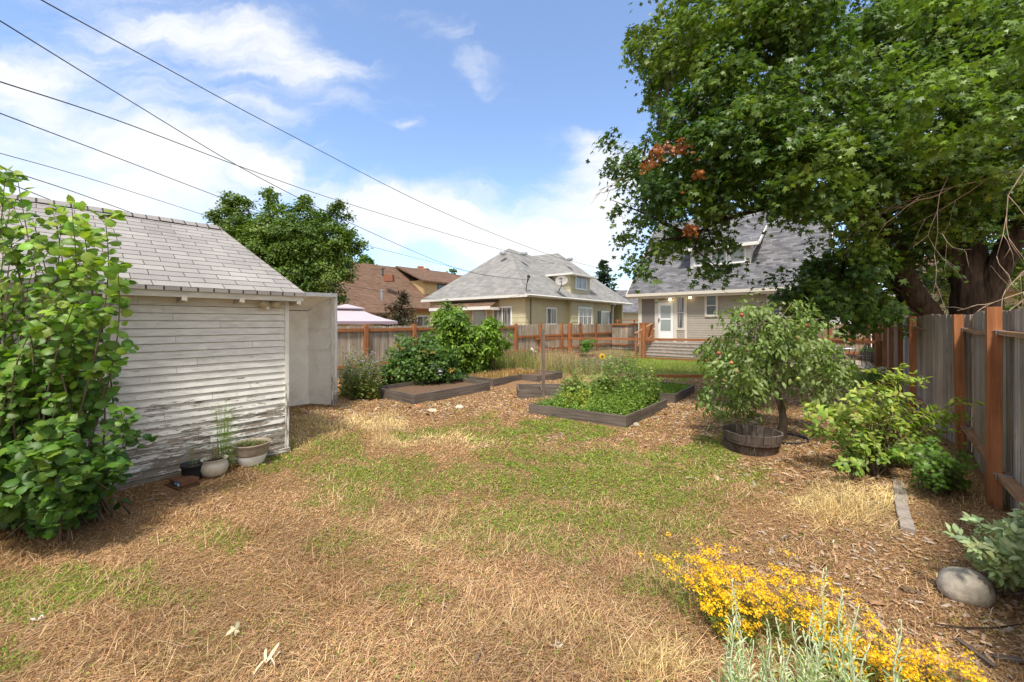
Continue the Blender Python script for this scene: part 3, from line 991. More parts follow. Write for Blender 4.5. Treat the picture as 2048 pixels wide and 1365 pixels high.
# ================================================================== NEIGHBOUR'S PALE GREEN HOUSE
def green_house():
    t = thing('green_house', 'pale olive green neighbour house with light grey hipped roof beyond the fence', 'house', W(-20, 27))
    ae, be0, be1, al = -14.9, 19.2, 34.6, -25.3
    ze = 3.53
    p1 = W(-20.1, 23.6, 7.55); p2 = W(-20.1, 30.6, 8.1); sd = W(-20.1, 26.6, 7.35)
    m = Mb()
    A, B, C, D = W(al, be0, ze), W(ae, be0, ze), W(ae, be1, ze), W(al, be1, ze)
    mid = W(ae, 26.6, ze); midl = W(al, 26.6, ze)
    roofq(m, [A, B, p1])
    roofq(m, [B, mid, sd, p1]); roofq(m, [mid, C, p2, sd])
    roofq(m, [C, D, p2]); roofq(m, [D, midl, sd, p2]); roofq(m, [midl, A, p1, sd])
    m.poly([q - np.array([0, 0, .03]) for q in (D, C, B, A)], (.9, .9, .85))
    m.build('roof', MT['roof_grey'], t)
    m = Mb()
    m.pbox(al, ae - .0, be0 - .03, be0, ze - .17, ze + .0); m.pbox(ae, ae + .03, be0 - .03, be1, ze - .17, ze)
    m.build('fascia', MT['white'], t)
    m = Mb(); m.tube([W(ae + .1, be0, ze - .05), W(ae + .1, be1, ze - .08)], .06, 6)
    q = W(ae + .1, 31.6)[:2]; 
    m.tube([(q[0], q[1], ze - .1), (*W(ae - .3, 31.6)[:2], ze - .45), (*W(-15.3, 31.6)[:2], .1)], .045, 6)
    m.build('gutter', MT['white'], t)
    # walls
    def gw(mb, o, h, n, s0, s1, z0, z1):
        siding(mb, o, h, n, s0, s1, z0, z1, .30, .02, .05, seg=1.3)
    m = Mb()
    o1 = W(0, 19.7)[:2]; h1 = V; n1 = -U
    gw(m, o1, h1, n1, -24.8, -15.4, 0, ze - .1)
    o2 = W(-15.4, 0)[:2]
    gw(m, o2, U, V, 19.7, 31.6, 0, ze - .1)
    m.pbox(-24.8, -15.45, 33.9, 34.1, 0, ze - .1); m.pbox(-24.8, -24.6, 19.8, 33.9, 0, ze - .1)
    m.pbox(-19, -15.5, 31.5, 31.6, 0, ze - .1)
    m.build('wall', MT['green_siding'], t)
    # projecting bay
    sA = on_wall(W(-15.1, 0)[:2], U, 1143); sB = on_wall(W(-15.1, 0)[:2], U, 1187)
    m = Mb(); gw(m, W(-15.1, 0)[:2], U, V, sA, sB, 0, ze - .12); m.pbox(-15.38, -15.1, sA, sB, 0, ze - .12)
    m.build('bay', MT['green_siding'], t)
    def win(o, h, n, px0, px1, py0, py1, mull, g='glass_curtain', **k):
        s0 = on_wall(o, h, px0); s1, zb = on_wall(o, h, px1, py1)
        zt = on_wall(o, h, px0, py0)[1]
        zb = on_wall(o, h, px0, py1)[1]
        return window(t, o, h, n, s0, s1, zb, zt, .1, mull, 'vinyl', g, .05, base_d=.022, **k)
    win(o1, h1, n1, 987, 1025, 614, 655, 'v'); win(o1, h1, n1, 921, 931, 620, 650, '')
    win(o1, h1, n1, 946, 975, 617, 672, '', 'glass_pale', name='door')
    o3 = W(-15.1, 0)[:2]
    win(o2, U, V, 1091.5, 1112, 615, 650, 'v'); win(o3, U, V, 1156, 1183, 614, 652, 'th')
    s0 = on_wall(o2, U, 1201); s1 = on_wall(o2, U, 1217); zt = on_wall(o2, U, 1201, 622)[1]
    window(t, o2, U, V, s0, s1, .9, zt, .12, '', 'vinyl', 'glass_curtain', .05, base_d=.022)
    m = Mb(); wbox(m, o2, U, V, s0 - .5, s0 - .05, .02, .06, .95, zt - .05); m.build('shutter', MT['iron'], t)
    m = Mb(); wbox(m, o2, U, V, s1 + .05, s1 + .5, .02, .06, .95, zt - .05); m.build('shutter', MT['iron'], t)
    m = Mb(); wbox(m, o2, U, V, 34.0, 34.15, -.3, -.15, 0, ze - .1); wbox(m, o2, U, V, 31.6, 34.15, -.25, -.2, .9, .98); m.build('porch_post', MT['vinyl'], t)
    # awning on the side facing us
    m = Mb()
    s0 = on_wall(W(0, 18.9)[:2], V, 863); s1 = on_wall(W(0, 18.9)[:2], V, 985)
    slab(m, [W(s0, 18.7, 2.82), W(s1, 18.7, 2.82), W(s1 - .1, 19.68, 3.3), W(s0 + .1, 19.68, 3.3)], .05); m.build('awning_roof', MT['roof_brown'], t)
    m = Mb(); m.pbox(s0, s1, 18.66, 18.695, 2.62, 2.84); m.pbox(s1 - .03, s1, 18.7, 19.67, 2.6, 2.78); m.build('awning_fascia', MT['white'], t)
    # dormer
    a0, b0, b1 = -15.5, 25.2, 28.1
    zt = 5.4
    m = Mb()
    siding(m, W(a0, 0)[:2], U, V, b0, b1, 3.95, zt, .3, .02); siding(m, W(0, b0)[:2], V, -U, -18.2, a0, 3.7, zt, .3, .02)
    m.pbox(-18.2, a0 - .01, b0 + .01, b1, 3.4, zt - .01)
    m.build('dormer', MT['green_siding'], t)
    m = Mb(); e = .45
    c = [W(a0 + e, b0 - e, zt), W(a0 + e, b1 + e, zt), W(-18.9, b1 + e, zt), W(-18.9, b0 - e, zt)]
    pk = W(-17.9, (b0 + b1) / 2, zt + .75)
    for i in range(4): roofq(m, [c[i], c[(i + 1) % 4], pk])
    m.build('dormer_roof', MT['roof_grey'], t)
    m = Mb(); m.pbox(a0 + e, a0 + e + .02, b0 - e, b1 + e, zt - .14, zt - .002); m.pbox(-18.9, a0 + e + .02, b0 - e - .02, b0 - e, zt - .14, zt - .002); m.pbox(-18.9, a0 + e, b0 - e, b1 + e, zt - .14, zt - .12)
    m.build('dormer_fascia', MT['white'], t)
    od = W(a0, 0)[:2]
    s0, z0 = on_wall(od, U, 1150, 579); s1 = on_wall(od, U, 1172); z1 = on_wall(od, U, 1150, 547)[1]
    window(t, od, U, V, s0, s1, z0, z1, .1, 'v', 'vinyl', 'glass_curtain', .05, base_d=.02)
    # roof vents, drain pipe, antenna
    for px, py in ((1006, 507), (1048, 508), (1140, 519)):
        k = 26.5; 
        p = P(px, py, 29.5 if px < 1100 else 34)
        m = Mb(); m.blob(p, (.28, .28, .16), 3, 10, .03); m.build('roof_vent', MT['metal'], t)
    m = Mb(); q = v3(o2, U, V, 20.2, .06, 0)
    m.tube([(q[0], q[1], .3), (q[0], q[1], 3.3)], .035, 6, (.5, .45, .35)); q = v3(o2, U, V, 20.45, .06, 0); m.tube([(q[0], q[1], 1.2), (q[0], q[1], 1.6)], .09, 6, (.7, .65, .5))
    m.build('conduit', MT['cover'], t)
    m = Mb(); p = P(1052, 582, 24.6); m.tube([p, P(1054, 566, 24.6), P(1056, 553, 24.6)], .03, 6); m.tube([P(1054, 566, 24.6), P(1060, 553, 24.8)], .03, 6); m.blob(P(1057, 553, 24.6), (.1, .1, .1), 1, 8)
    m.build('service_mast', MT['iron'], t)
    # satellite dish
    p = P(1123, 561, 27.2)
    m = Mb(); m.tube([P(1116, 584, 26.9), P(1123, 572, 27.0), p], .03, 6, (.5, .5, .5)); m.tube([P(1122, 590, 27), P(1118, 578, 27)], .02, 6)
    dsh = m.build('satellite_dish', MT['iron'], t)
    m = Mb(); c = p; nd = norm(np.array([-.25, -1, .35])); s = norm(np.cross(nd, [0, 0, 1])); tt = np.cross(s, nd)
    ring0 = None; n = 22
    pts = []
    for r in (0, .2, .36, .43):
        pts.append([c - nd * (.11 * (1 - (r / .43) ** 2)) + (s * math.cos(2 * PI * k / n) * 1.0 + tt * math.sin(2 * PI * k / n) * .82) * r for k in range(n)])
    for i in range(3):
        for k in range(n):
            m.poly([pts[i][k], pts[i][(k + 1) % n], pts[i + 1][(k + 1) % n], pts[i + 1][k]])
    m.build('reflector', MT['cover'], dsh, True)
    m = Mb()
    for dx, dz, w, h in ((-.02, .13, .10, .07), (.09, .12, .03, .08), (.14, .11, .02, .09), (.05, -.08, .09, .035)):
        c2 = c + nd * -.05 + s * dx + tt * dz
        m = Mb(); m.obox(c2, s * w, tt * h, nd * .01); m.build('logo_mark', MT['cable'], dsh)


green_house()


# ================================================================== BROWN-ROOFED HOUSE
def brown_house():
    t = thing('brown_roof_house', 'ochre house with big brown shingle roof and shed dormer behind the canopy', 'house', W(-38, 28))
    ae, ar = -32.8, -40.0; b0, b1 = 19.5, 37.5; ze, zr = 3.2, 8.2
    m = Mb()
    slab(m, [W(ae, b0, ze), W(ae, b1, ze), W(ar, b1, zr), W(ar, b0, zr)], .15)
    slab(m, [W(-47, b1, ze), W(-47, b0, ze), W(ar - .01, b0, zr), W(ar - .01, b1, zr)], .15)
    m.build('roof', MT['roof_brown'], t)
    m = Mb(); m.pbox(-46.4, -33.4, b0 + .5, b1 - .5, 0, ze + .1)
    m.build('wall', MT['ochre'], t)
    m = Mb()
    for bb in (b0 + .5, b1 - .6):
        m.poly([W(-46.4, bb, ze + .1), W(-33.4, bb, ze + .1), W(ar, bb, zr - .25)]); m.poly([W(-46.4, bb + .1, ze + .1), W(-33.4, bb + .1, ze + .1), W(ar, bb + .1, zr - .25)][::-1])
    m.build('gable', MT['ochre'], t)
    m = Mb(); m.pbox(ae, ae + .04, b0, b1, ze - .25, ze - .02, (.7, .5, .45))
    m.beam(W(ae, b0 - .03, ze - .1), W(ar, b0 - .03, zr - .1), .05, .3, (.7, .5, .45)); m.build('fascia', MT['rust'], t)
    # shed dormer on the slope
    sl = (zr - ze) / (ae - ar)
    d0, d1 = 27.0, 34.2
    ad = -35.2; zd = ze + (ae - ad) * abs(sl)
    zt = zd + 1.55
    m = Mb(); m.pbox(-39, ad, d0, d1, zd - .6, zt); m.build('dormer', MT['ochre'], t)
    m = Mb(); slab(m, [W(ad + .5, d0 - .4, zt - .1), W(ad + .5, d1 + .4, zt - .1), W(ar + .2, d1 + .4, zr + .12), W(ar + .2, d0 - .4, zr + .12)], .16); m.build('dormer_roof', MT['roof_brown'], t)
    window(t, W(ad, 0)[:2], U, V, 29.0, 30.6, zd + .35, zt - .3, .08, 'v', 'iron', 'glass', .05, base_d=.0)
    window(t, W(ad, 0)[:2], U, V, 31.4, 33.0, zd + .35, zt - .3, .08, 'v', 'iron', 'glass', .05, base_d=.0)
    window(t, W(-33.4, 0)[:2], U, V, 24.8, 26.4, 1.0, 2.5, .12, 'v', 'vinyl', 'glass_curtain', .05, base_d=.0)
    p = P(840, 545, 50); m = Mb(); m.obox(p + np.array([-1., 0, -.8]), (1.9, 0, 0), (0, 1.2, 0), (0, 0, 1.15)); m.obox(p + np.array([-1.1, -.1, .35]), (2.1, 0, 0), (0, 1.4, 0), (0, 0, .16), (1.5, 1.5, 1.3))
    m.obox(p + np.array([-.4, .3, .51]), (.7, 0, 0), (0, .5, 0), (0, 0, .3)); m.build('chimney', MT['brick'], t)
    p = P(777, 555, 39.5); m = Mb(); m.obox(p + np.array([-.4, -.2, -.4]), (.85, 0, 0), (0, .7, 0), (0, 0, .65)); m.build('roof_vent', MT['brick'], t)
    m = Mb(); m.tube([P(766, 553, 39.5), P(766, 536, 39.5)], .07, 6); m.tube([P(762, 539, 39.5), P(770, 537, 39.5)], .06, 6); m.build('weather_cap', MT['iron'], t)
    m = Mb(); m.tube([P(763, 602, 36.8), P(763, 579, 36.8)], .1, 8); m.build('vent_pipe', MT['metal'], t)
    # lower front wing to the left
    m = Mb(); slab(m, [W(-29.8, 12.5, 2.6), W(-29.8, 19.6, 2.6), W(-34.5, 19.6, 5.3), W(-34.5, 12.5, 5.3)], .15)
    slab(m, [W(-39.2, 19.6, 2.6), W(-39.2, 12.5, 2.6), W(-34.51, 12.5, 5.3), W(-34.51, 19.6, 5.3)], .15); m.build('wing_roof', MT['roof_brown'], t)
    m = Mb(); m.pbox(-38.8, -30.4, 13, 19.9, 0, 2.7, (.9, .9, .9)); m.build('wing_wall', MT['ochre'], t)


brown_house()


# ================================================================== TAN HOUSE WITH THE PORCH DOOR
def tan_house():
    t = thing('tan_house', 'tan clapboard house with charcoal shingle roof, white door and lit porch lamps', 'house', W(-5, 25))
    a0, a1, b0, b1 = -9.22, -1.0, 22.7, 31.6
    ae0, ae1, be = -9.8, -.5, 22.2
    ze, zr, br = 3.45, 8.45, 27.0
    m = Mb()
    slab(m, [W(ae0, be, ze), W(ae1, be, ze), W(ae1, br, zr), W(ae0, br, zr)], .12)
    slab(m, [W(ae1, 31.8, ze), W(ae0, 31.8, ze), W(ae0, br + .01, zr), W(ae1, br + .01, zr)], .12)
    m.build('roof', MT['roof_dark'], t)
    m = Mb()
    m.beam(W(ae0 - .02, be - .05, ze - .16), W(ae0 - .02, br, zr - .16), .04, .2); m.beam(W(ae1 + .02, be - .05, ze - .16), W(ae1 + .02, br, zr - .16), .04, .2)
    m.pbox(ae0, ae1, be + .02, b0, ze - .24, ze - .2); m.build('soffit', MT['trim'], t)
    m = Mb(); m.pbox(ae0 - .05, ae1 + .05, be - .1, be + .01, ze - .18, ze - .02)
    m.pbox(ae0, ae1, be + .01, be + .05, ze - .3, ze - .13); m.build('gutter', MT['trim'], t)
    o = W(0, b0)[:2]
    m = Mb(); siding(m, o, V, -U, a0, a1, 0.0, ze - .2, .125, .024, .04, seg=3)
    m.pbox(a0 + .01, a1 - .01, b0 + .02, b1, 0, ze - .2)
    siding(m, W(a0, 0)[:2], -U, -V, -b1, -b0, 0, ze - .2, .105, .014)
    siding(m, W(a1, 0)[:2], U, V, b0, b1, 0, ze - .2, .105, .014)
    for aa in (a0 + .01, a1 - .1):
        m.poly([W(aa, b0, ze - .2), W(aa, b1, ze - .2), W(aa, br, zr - .2)]); m.poly([W(aa + .09, b0, ze - .2), W(aa + .09, b1, ze - .2), W(aa + .09, br, zr - .2)][::-1])
    m.build('wall', MT['tan'], t)
    def S(px): return on_wall(o, V, px)
    def Z(px, py): return on_wall(o, V, px, py)[1]
    zf = Z(1331, 679)
    zt = ze - .2
    # porch trim boards
    m = Mb()
    for p0, p1 in ((1277, 1284), (1310, 1316.5), (1347, 1353.5), (1369.5, 1374)):
        wbox(m, o, V, -U, S(p0), S(p1), .015, .05, .4, zt)
    wbox(m, o, V, -U, S(1277), S(1374), .02, .045, zt - .12, zt); wbox(m, o, V, -U, S(1284), S(1310), .015, .045, Z(1290, 660), Z(1290, 656))
    wbox(m, o, V, -U, S(1316), S(1347), .015, .045, Z(1320, 604), Z(1320, 601)); wbox(m, o, V, -U, S(1353), S(1370), .015, .045, Z(1360, 661), Z(1360, 658))
    m.build('porch_trim', MT['trim'], t)
    m = Mb(); wbox(m, o, V, -U, S(1284), S(1310), .014, .03, Z(1290, 656), zt - .12); wbox(m, o, V, -U, S(1316), S(1347), .014, .03, Z(1320, 601), zt - .12); m.build('porch_screen', MT['screen'], t)
    window(t, o, V, -U, S(1353.3), S(1369.8), Z(1360, 658), Z(1360, 593), .05, 'h', 'trim', 'glass_curtain', .03, base_d=.016)
    # door
    m = Mb(); wbox(m, o, V, -U, S(1317), S(1346.6), .016, .06, zf, Z(1331, 605)); d = m.build('door', MT['vinyl'], t)
    m = Mb(); wbox(m, o, V, -U, S(1321.8), S(1342), .061, .066, Z(1331, 662), Z(1331, 612)); m.build('pane', MT['glass_pale'], d)
    m = Mb(); wbox(m, o, V, -U, S(1321), S(1343), .064, .075, Z(1331, 640), Z(1331, 637)); m.build('glazing_bar', MT['vinyl'], d)
    m = Mb(); wbox(m, o, V, -U, S(1318), S(1319.6), .06, .11, Z(1319, 644), Z(1319, 637)); m.build('handle', MT['iron'], d)
    window(t, o, V, -U, S(1409.5), S(1436.5), Z(1410, 634), Z(1410, 589.5), .11, 'h', 'trim', 'glass', .05, base_d=.015)
    window(t, o, V, -U, S(1533), S(1564), Z(1535, 654), Z(1535, 585), .11, 'h', 'trim', 'glass', .05, base_d=.015)
    for px, py in ((1342, 599.5), (1381.6, 595)):
        s, z = on_wall(o, V, px, py)
        m = Mb(); p = v3(o, V, -U, s, .05, z); q = v3(o, V, -U, s, .13, z + .02); m.tube([p, q], .05, 8); l = m.build('porch_lamp', MT['metal'], t)
        m = Mb(); m.blob(v3(o, V, -U, s, .16, z - .01), (.075, .075, .08), 0, 12, 0); m.build('globe', MT['lamp'], l, True)
    # dormer
    d0, d1, bd = -6.65, -3.72, 23.5
    zb = ze + (bd - be) * (zr - ze) / (br - be); zt2 = zb + 1.05
    m = Mb(); siding(m, W(0, bd)[:2], V, -U, d0, d1, zb - .05, zt2, .105, .012); siding(m, W(d1, 0)[:2], U, V, bd, 26, zb - .05, zt2 + .3, .105, .012)
    m.pbox(d0, d1 - .005, bd + .01, 26, zb - .6, zt2 + .1); m.build('dormer', MT['white'], t)
    od = W(0, bd)[:2]
    for k in range(3):
        w_ = (d1 - d0 - .3) / 3; window(t, od, V, -U, d0 + .15 + k * w_ + .04, d0 + .15 + (k + 1) * w_ - .04, zb + .08, zt2 - .1, .08, '', 'vinyl', 'glass_pale', .05, base_d=.012)
    m = Mb(); slab(m, [W(d0 - .4, bd - .35, zt2), W(d1 + .4, bd - .35, zt2), W(d1 + .4, 26.3, zt2 + 1.55), W(d0 - .4, 26.3, zt2 + 1.55)], .08); m.build('dormer_roof', MT['roof_dark'], t)
    m = Mb(); m.pbox(d0 - .42, d1 + .42, bd - .4, bd - .36, zt2 - .16, zt2 + .01); m.beam(W(d1 + .42, bd - .35, zt2 - .07), W(d1 + .42, 26.3, zt2 + 1.48), .04, .16)
    m.hexa([W(d1, bd - .02, zt2 - .55), W(d1 + .06, bd - .02, zt2 - .55), W(d1 + .06, bd + .03, zt2 - .55), W(d1, bd + .03, zt2 - .55), W(d1 + .3, bd - .3, zt2 - .1), W(d1 + .36, bd - .3, zt2 - .1), W(d1 + .36, bd - .25, zt2 - .1), W(d1 + .3, bd - .25, zt2 - .1)])
    m.build('dormer_trim', MT['white'], t)
    # concrete steps
    c0, c1 = -8.0, -5.6
    st = thing('concrete_steps', 'four weathered concrete steps up to the white porch door', 'steps', W(-6.8, 21))
    n = 5
    for k in range(n):
        m = Mb(); z0 = k * .145; bb = 20.15 + k * .3
        m.pbox(c0, c1, bb, 22.68, z0 if k else 0, z0 + .145); m.pbox(c0 - .001, c1 + .02, bb - .02, bb + .03, z0 + .105, z0 + .147, (1.25, 1.25, 1.25))
        m.build('step', MT['conc'], st)


tan_house()


# small things of the distance
def far_bits():
    t = thing('distant_house', 'small grey roofed house seen between the green and tan houses', 'house', P(1268, 650, 48))
    m = Mb(); y = 48; c = P(1268, 645, y)
    slab(m, [c + (-4.5, -2, 1.2), c + (3.5, -2, 1.2), c + (2.5, 4, 4.2), c + (-1.5, 4, 4.2)], .15); m.build('roof', MT['roof_dark'], t)
    m = Mb(); m.obox(c + (-3.5, -1, -1.8), (6.5, 0, 0), (0, 6, 0), (0, 0, 2.9)); m.build('wall', MT['oldwhite'], t)
    t = thing('white_garage', 'white clapboard garage showing under the maple beyond the back fence', 'garage', P(1740, 650, 26))
    m = Mb(); c = P(1745, 645, 26)
    o = c[:2] - np.array([4, 0]); h = np.array([1.0, 0]); n = np.array([0, -1.0])
    siding(m, o, h, n, 0, 8, 0, 2.75, .15, .02); m.obox((o[0], o[1] + .01, 0), (8, 0, 0), (0, 5, 0), (0, 0, 2.74)); m.build('wall', MT['vinyl'], t)
    m = Mb(); slab(m, [(o[0] - .4, o[1] - .4, 2.7), (o[0] + 8.4, o[1] - .4, 2.7), (o[0] + 8.4, o[1] + 3, 4), (o[0] - .4, o[1] + 3, 4)], .1); m.build('roof', MT['roof_grey'], t)
    t = thing('yellow_house', 'butter yellow house glimpsed behind the maple trunk over the right fence', 'house', (20, 15, 0))
    m = Mb(); o = np.array([15.6, 14.6]); h = norm(np.array([.95, -.62])); n = np.array([h[1], -h[0]])
    siding(m, o, h, n, 0, 10, 0, 3.0, .14, .02)
    e = -n * 6
    m.obox((*(o + e * .002), 0), (*(h * 10), 0), (*e, 0), (0, 0, 2.98)); m.build('wall', MT['yellowwall'], t)
    m = Mb(); q = o + n * .5; slab(m, [(*(q - h * .5), 2.95), (*(q + h * 10.5), 2.95), (*(q + h * 10.5 - n * 3.5), 4.6), (*(q - h * .5 - n * 3.5), 4.6)], .12); m.build('roof', MT['roof_brown'], t)
    window(t, o, h, n, 3, 4.2, 1.1, 2.3, .1, 'v', 'vinyl', 'glass', .05, base_d=.02)


far_bits()


# mauve canopy over the neighbour's terrace
def canopy():
    c = P(693, 645, 20.0); c[2] = 0
    t = thing('garden_gazebo', 'mauve two tier fabric canopy of a garden gazebo behind the left fence', 'gazebo', c)
    az = [R(d) for d in (-3, 87, 177, 267)]
    rr = 2.62; zt = 1.85; zp = 2.55
    m = Mb()
    cn = [c + np.array([math.cos(a) * rr, math.sin(a) * rr, zt]) for a in az]
    ti = [c + np.array([math.cos(a) * .75, math.sin(a) * .75, 2.42]) for a in az]
    n = 6
    for i in range(4):
        j = (i + 1) % 4
        for k in range(n):
            f0, f1 = k / n, (k + 1) / n
            def pt(f, g):
                A = cn[i] * (1 - f) + cn[j] * f; B = ti[i] * (1 - f) + ti[j] * f
                p = A * (1 - g) + B * g; p[2] -= .07 * math.sin(PI * g) ; return p
            for g0, g1 in ((0, .35), (.35, .7), (.7, 1)):
                m.poly([pt(f0, g0), pt(f1, g0), pt(f1, g1), pt(f0, g1)])
    m.build('canopy', MT['canopy'], t)
    m = Mb()
    t2 = [c + np.array([math.cos(a) * .95, math.sin(a) * .95, 2.50]) for a in az]
    for i in range(4): m.poly([t2[i], t2[(i + 1) % 4], c + np.array([0, 0, 2.72])])
    for i in range(4): m.poly([t2[i] - (0, 0, .06), t2[(i + 1) % 4] - (0, 0, .06), t2[(i + 1) % 4], t2[i]], (.75, .72, .75))
    m.build('vent_tier', MT['canopy'], t)
    m = Mb()
    for i in range(4):
        j = (i + 1) % 4
        for k in range(8):
            f0, f1 = k / 8, (k + 1) / 8
            a = cn[i] * (1 - f0) + cn[j] * f0; b = cn[i] * (1 - f1) + cn[j] * f1
            w0 = .14 + .02 * math.sin(k * 2); m.poly([a - (0, 0, w0), b - (0, 0, .14 + .02 * math.sin(k * 2 + 2)), b, a], (.72, .66, .74))
    m.build('valance', MT['canopy'], t)
    for q in cn:
        m = Mb(); p = c + (q - c) * np.array([.93, .93, 1]); m.tube([(p[0], p[1], 0), (p[0], p[1], zt)], .04, 8); m.build('pole', MT['iron'], t)


canopy()


# ================================================================== FENCES
def picket_run(mb, p, q, z0, z1, w=.14, th=.018, dogear=True, jit=.02, dark=.25, wave=0.0, gap=.004, sag=None):
    p = np.array(p[:2], float); q = np.array(q[:2], float)
    L = np.linalg.norm(q - p); d = (q - p) / L; n = np.array([-d[1], d[0]])
    s = 0; k = 0
    while s < L - .02:
        ww = min(w * random.uniform(.93, 1.05), L - s)
        lean = random.gauss(0, .004)
        zt = z1 + random.gauss(0, jit * .6) + wave * math.sin(s * 1.9)
        off = n * (random.gauss(0, .004) + (sag * math.sin(PI * s / L) if sag else 0))
        c = 1 - random.random() * dark; wr = random.uniform(-.04, .04)
        a = p + d * s + off; b = p + d * (s + ww - gap) + off
        a2 = a + d * lean; b2 = b + d * lean
        col = (c * (1 + wr), c, c * (1 - wr))
        nt = n * th
        ze = zt - (.035 if dogear else 0)
        mb.hexa([(*a, z0), (*b, z0), (*(b + nt), z0), (*(a + nt), z0), (*a2, ze), (*b2, ze), (*(b2 + nt), ze), (*(a2 + nt), ze)], col)
        if dogear:
            c1 = a2 + d * .03; c2 = b2 - d * .03
            mb.hexa([(*a2, ze), (*b2, ze), (*(b2 + nt), ze), (*(a2 + nt), ze), (*c1, zt), (*c2, zt), (*(c2 + nt), zt), (*(c1 + nt), zt)], col)
        s += ww; k += 1


def post(name, x, y, w, z0, z1, ang, mat, parent, lean=(0, 0), col=(1, 1, 1)):
    h = np.array([math.cos(ang), math.sin(ang), 0]) * w; g = np.array([-math.sin(ang), math.cos(ang), 0]) * w
    o = np.array([x, y, z0]) - h / 2 - g / 2
    return Mb().obox(o, h, g, (lean[0], lean[1], z1 - z0), col).build(name, mat, parent)


AV = math.atan2(V[1], V[0])


def left_fence():
    t = thing('left_fence', 'grey picket fence with stained rails and posts along the left neighbours', 'fence', W(-12, 14))
    bs = [3.0, 5.0, 6.9, 8.8, 10.7, 12.6, 14.6, 16.6, 18.6, 20.6, 22.5, 24.9]
    for i in range(len(bs) - 1):
        m = Mb(); picket_run(m, W(-12.06, bs[i]), W(-12.06, bs[i + 1]), .04, 1.68, .13, jit=.012, dark=.3)
        m.build('picket_panel', MT['picket'], t)
        for z in (1.5, .35) if i < 6 else (1.05, .35):
            m = Mb(); m.pbox(-12.04, -11.995, bs[i] + .05, bs[i + 1] - .05, z, z + .1); m.build('rail', MT['cedar'], t)
    for b in bs:
        p = W(-11.98, b); post('post', p[0], p[1], .115, 0, 1.74, AV, MT['cedar'], t, col=(1, 1, 1) if b < 20 else (.7, .7, .7))
    # panel turning towards the house, closing the side yard
    t = thing('side_gate', 'dark stained board gate closing the side yard left of the porch', 'gate', W(-10.8, 24.8))
    m = Mb(); picket_run(m, W(-11.9, 24.6), W(-9.5, 24.6), .04, 1.62, .14, dark=.45); m.build('picket_panel', MT['picket'], t)
    m = Mb(); m.pbox(-11.9, -9.5, 24.52, 24.58, 1.6, 1.72); m.pbox(-11.9, -9.5, 24.52, 24.58, .3, .4); m.build('rail', MT['cedar'], t)
    # deck railing in front of the neighbour's porch
    t = thing('deck_railing', 'brown wooden deck railing with top board above the side gate', 'railing', W(-13, 27))
    m = Mb(); m.pbox(-12.5, -9.9, 26.4, 26.5, 1.92, 1.98); m.pbox(-12.5, -9.9, 26.42, 26.47, 1.66, 1.72); m.build('top_board', MT['cedar'], t)
    for a in (-12.4, -11.2, -10.0):
        m = Mb(); m.pbox(a, a + .09, 26.4, 26.49, 0, 1.92); m.build('post', MT['cedar'], t)


left_fence()


def stair_rail():
    t = thing('stair_railing', 'reddish stained stair railing with sloping handrail left of the concrete steps', 'railing', W(-8.6, 21.5))
    for a, b, z in ((-8.45, 20.1, 1.25), (-8.45, 22.4, 1.75), (-9.15, 22.4, 1.75)):
        m = Mb(); m.pbox(a, a + .1, b, b + .1, 0, z); m.build('post', MT['cedar'], t)
    m = Mb(); m.beam(W(-8.4, 20.05, 1.22), W(-8.4, 22.4, 1.72), .1, .05); m.beam(W(-8.4, 20.1, .55), W(-8.4, 22.4, 1.0), .05, .09); m.build('handrail', MT['cedar_old'], t)
    m = Mb(); m.pbox(-9.15, -8.35, 22.4, 22.5, 1.7, 1.76); m.build('landing_rail', MT['cedar'], t)
    for k in range(6):
        m = Mb(); a = -9.03 + k * .1; m.pbox(a, a + .07, 22.41, 22.44, .6, 1.7); m.build('baluster', MT['cedar'], t)


stair_rail()


def wire_fence():
    t = thing('wire_fence', 'low wire mesh fence with reddish rails crossing the yard before the house', 'fence', W(-5, 19.2))
    def bl(a): return 18.85 + (a + 11.6) * (19.7 - 18.85) / 12.9
    def zr(a): return .92 + (a + 11.6) * (.16) / 12.9
    As = [-12.0, -11.55, -7.55, -3.6, .2, 1.05]
    ps = []
    for a, w, z in ((-11.6, .17, 1.75), (-7.55, .13, 1.78), (-3.4, .11, 1.1), (.95, .2, 1.12)):
        m = Mb(); b = bl(a); m.pbox(a - w / 2, a + w / 2, b - w / 2, b + w / 2, 0, z, (1, 1, 1) if z > 1.5 else (.6, .6, .6)); m.build('post', MT['cedar'], t)
    m = Mb(); m.pbox(-7.8, -7.68, bl(-7.7) - .05, bl(-7.7) + .06, 0, 1.2); m.build('post', MT['cedar_old'], t)
    xs = [-14.6, -11.7, -7.55, -3.4, .95]
    xs[0] = -11.98
    m = Mb(); m.beam((*W(-12.0, 16.2)[:2], .97), (*W(-11.7, bl(-11.6))[:2], .93), .05, .1); m.build('rail', MT['cedar'], t)
    for a, b in zip(xs[:-1], xs[1:]):
        if b - a < .5: continue
        m = Mb(); m.beam((*W(a + .06, bl(a) - .03)[:2], zr(a)), (*W(b - .06, bl(b) - .03)[:2], zr(b)), .05, .11)
        m.build('rail', MT['cedar'], t)
        m = Mb(); m.beam((*W(a + .06, bl(a))[:2], .06), (*W(b - .06, bl(b))[:2], .06), .04, .09, (.8, .8, .8)); m.build('bottom_rail', MT['cedar'], t)
        m = Mb()
        s = a + .1
        while s < b:
            m.beam((*W(s, bl(s))[:2], .1), (*W(s, bl(s))[:2], zr(s) - .05), .004, .004, up=(1, 0, 0)); s += .1
        for k in range(9):
            z = .12 + k * .09; m.beam((*W(a, bl(a))[:2], z), (*W(b, bl(b))[:2], z), .004, .004)
        m.build('wire_mesh', MT['metal'], t)


wire_fence()

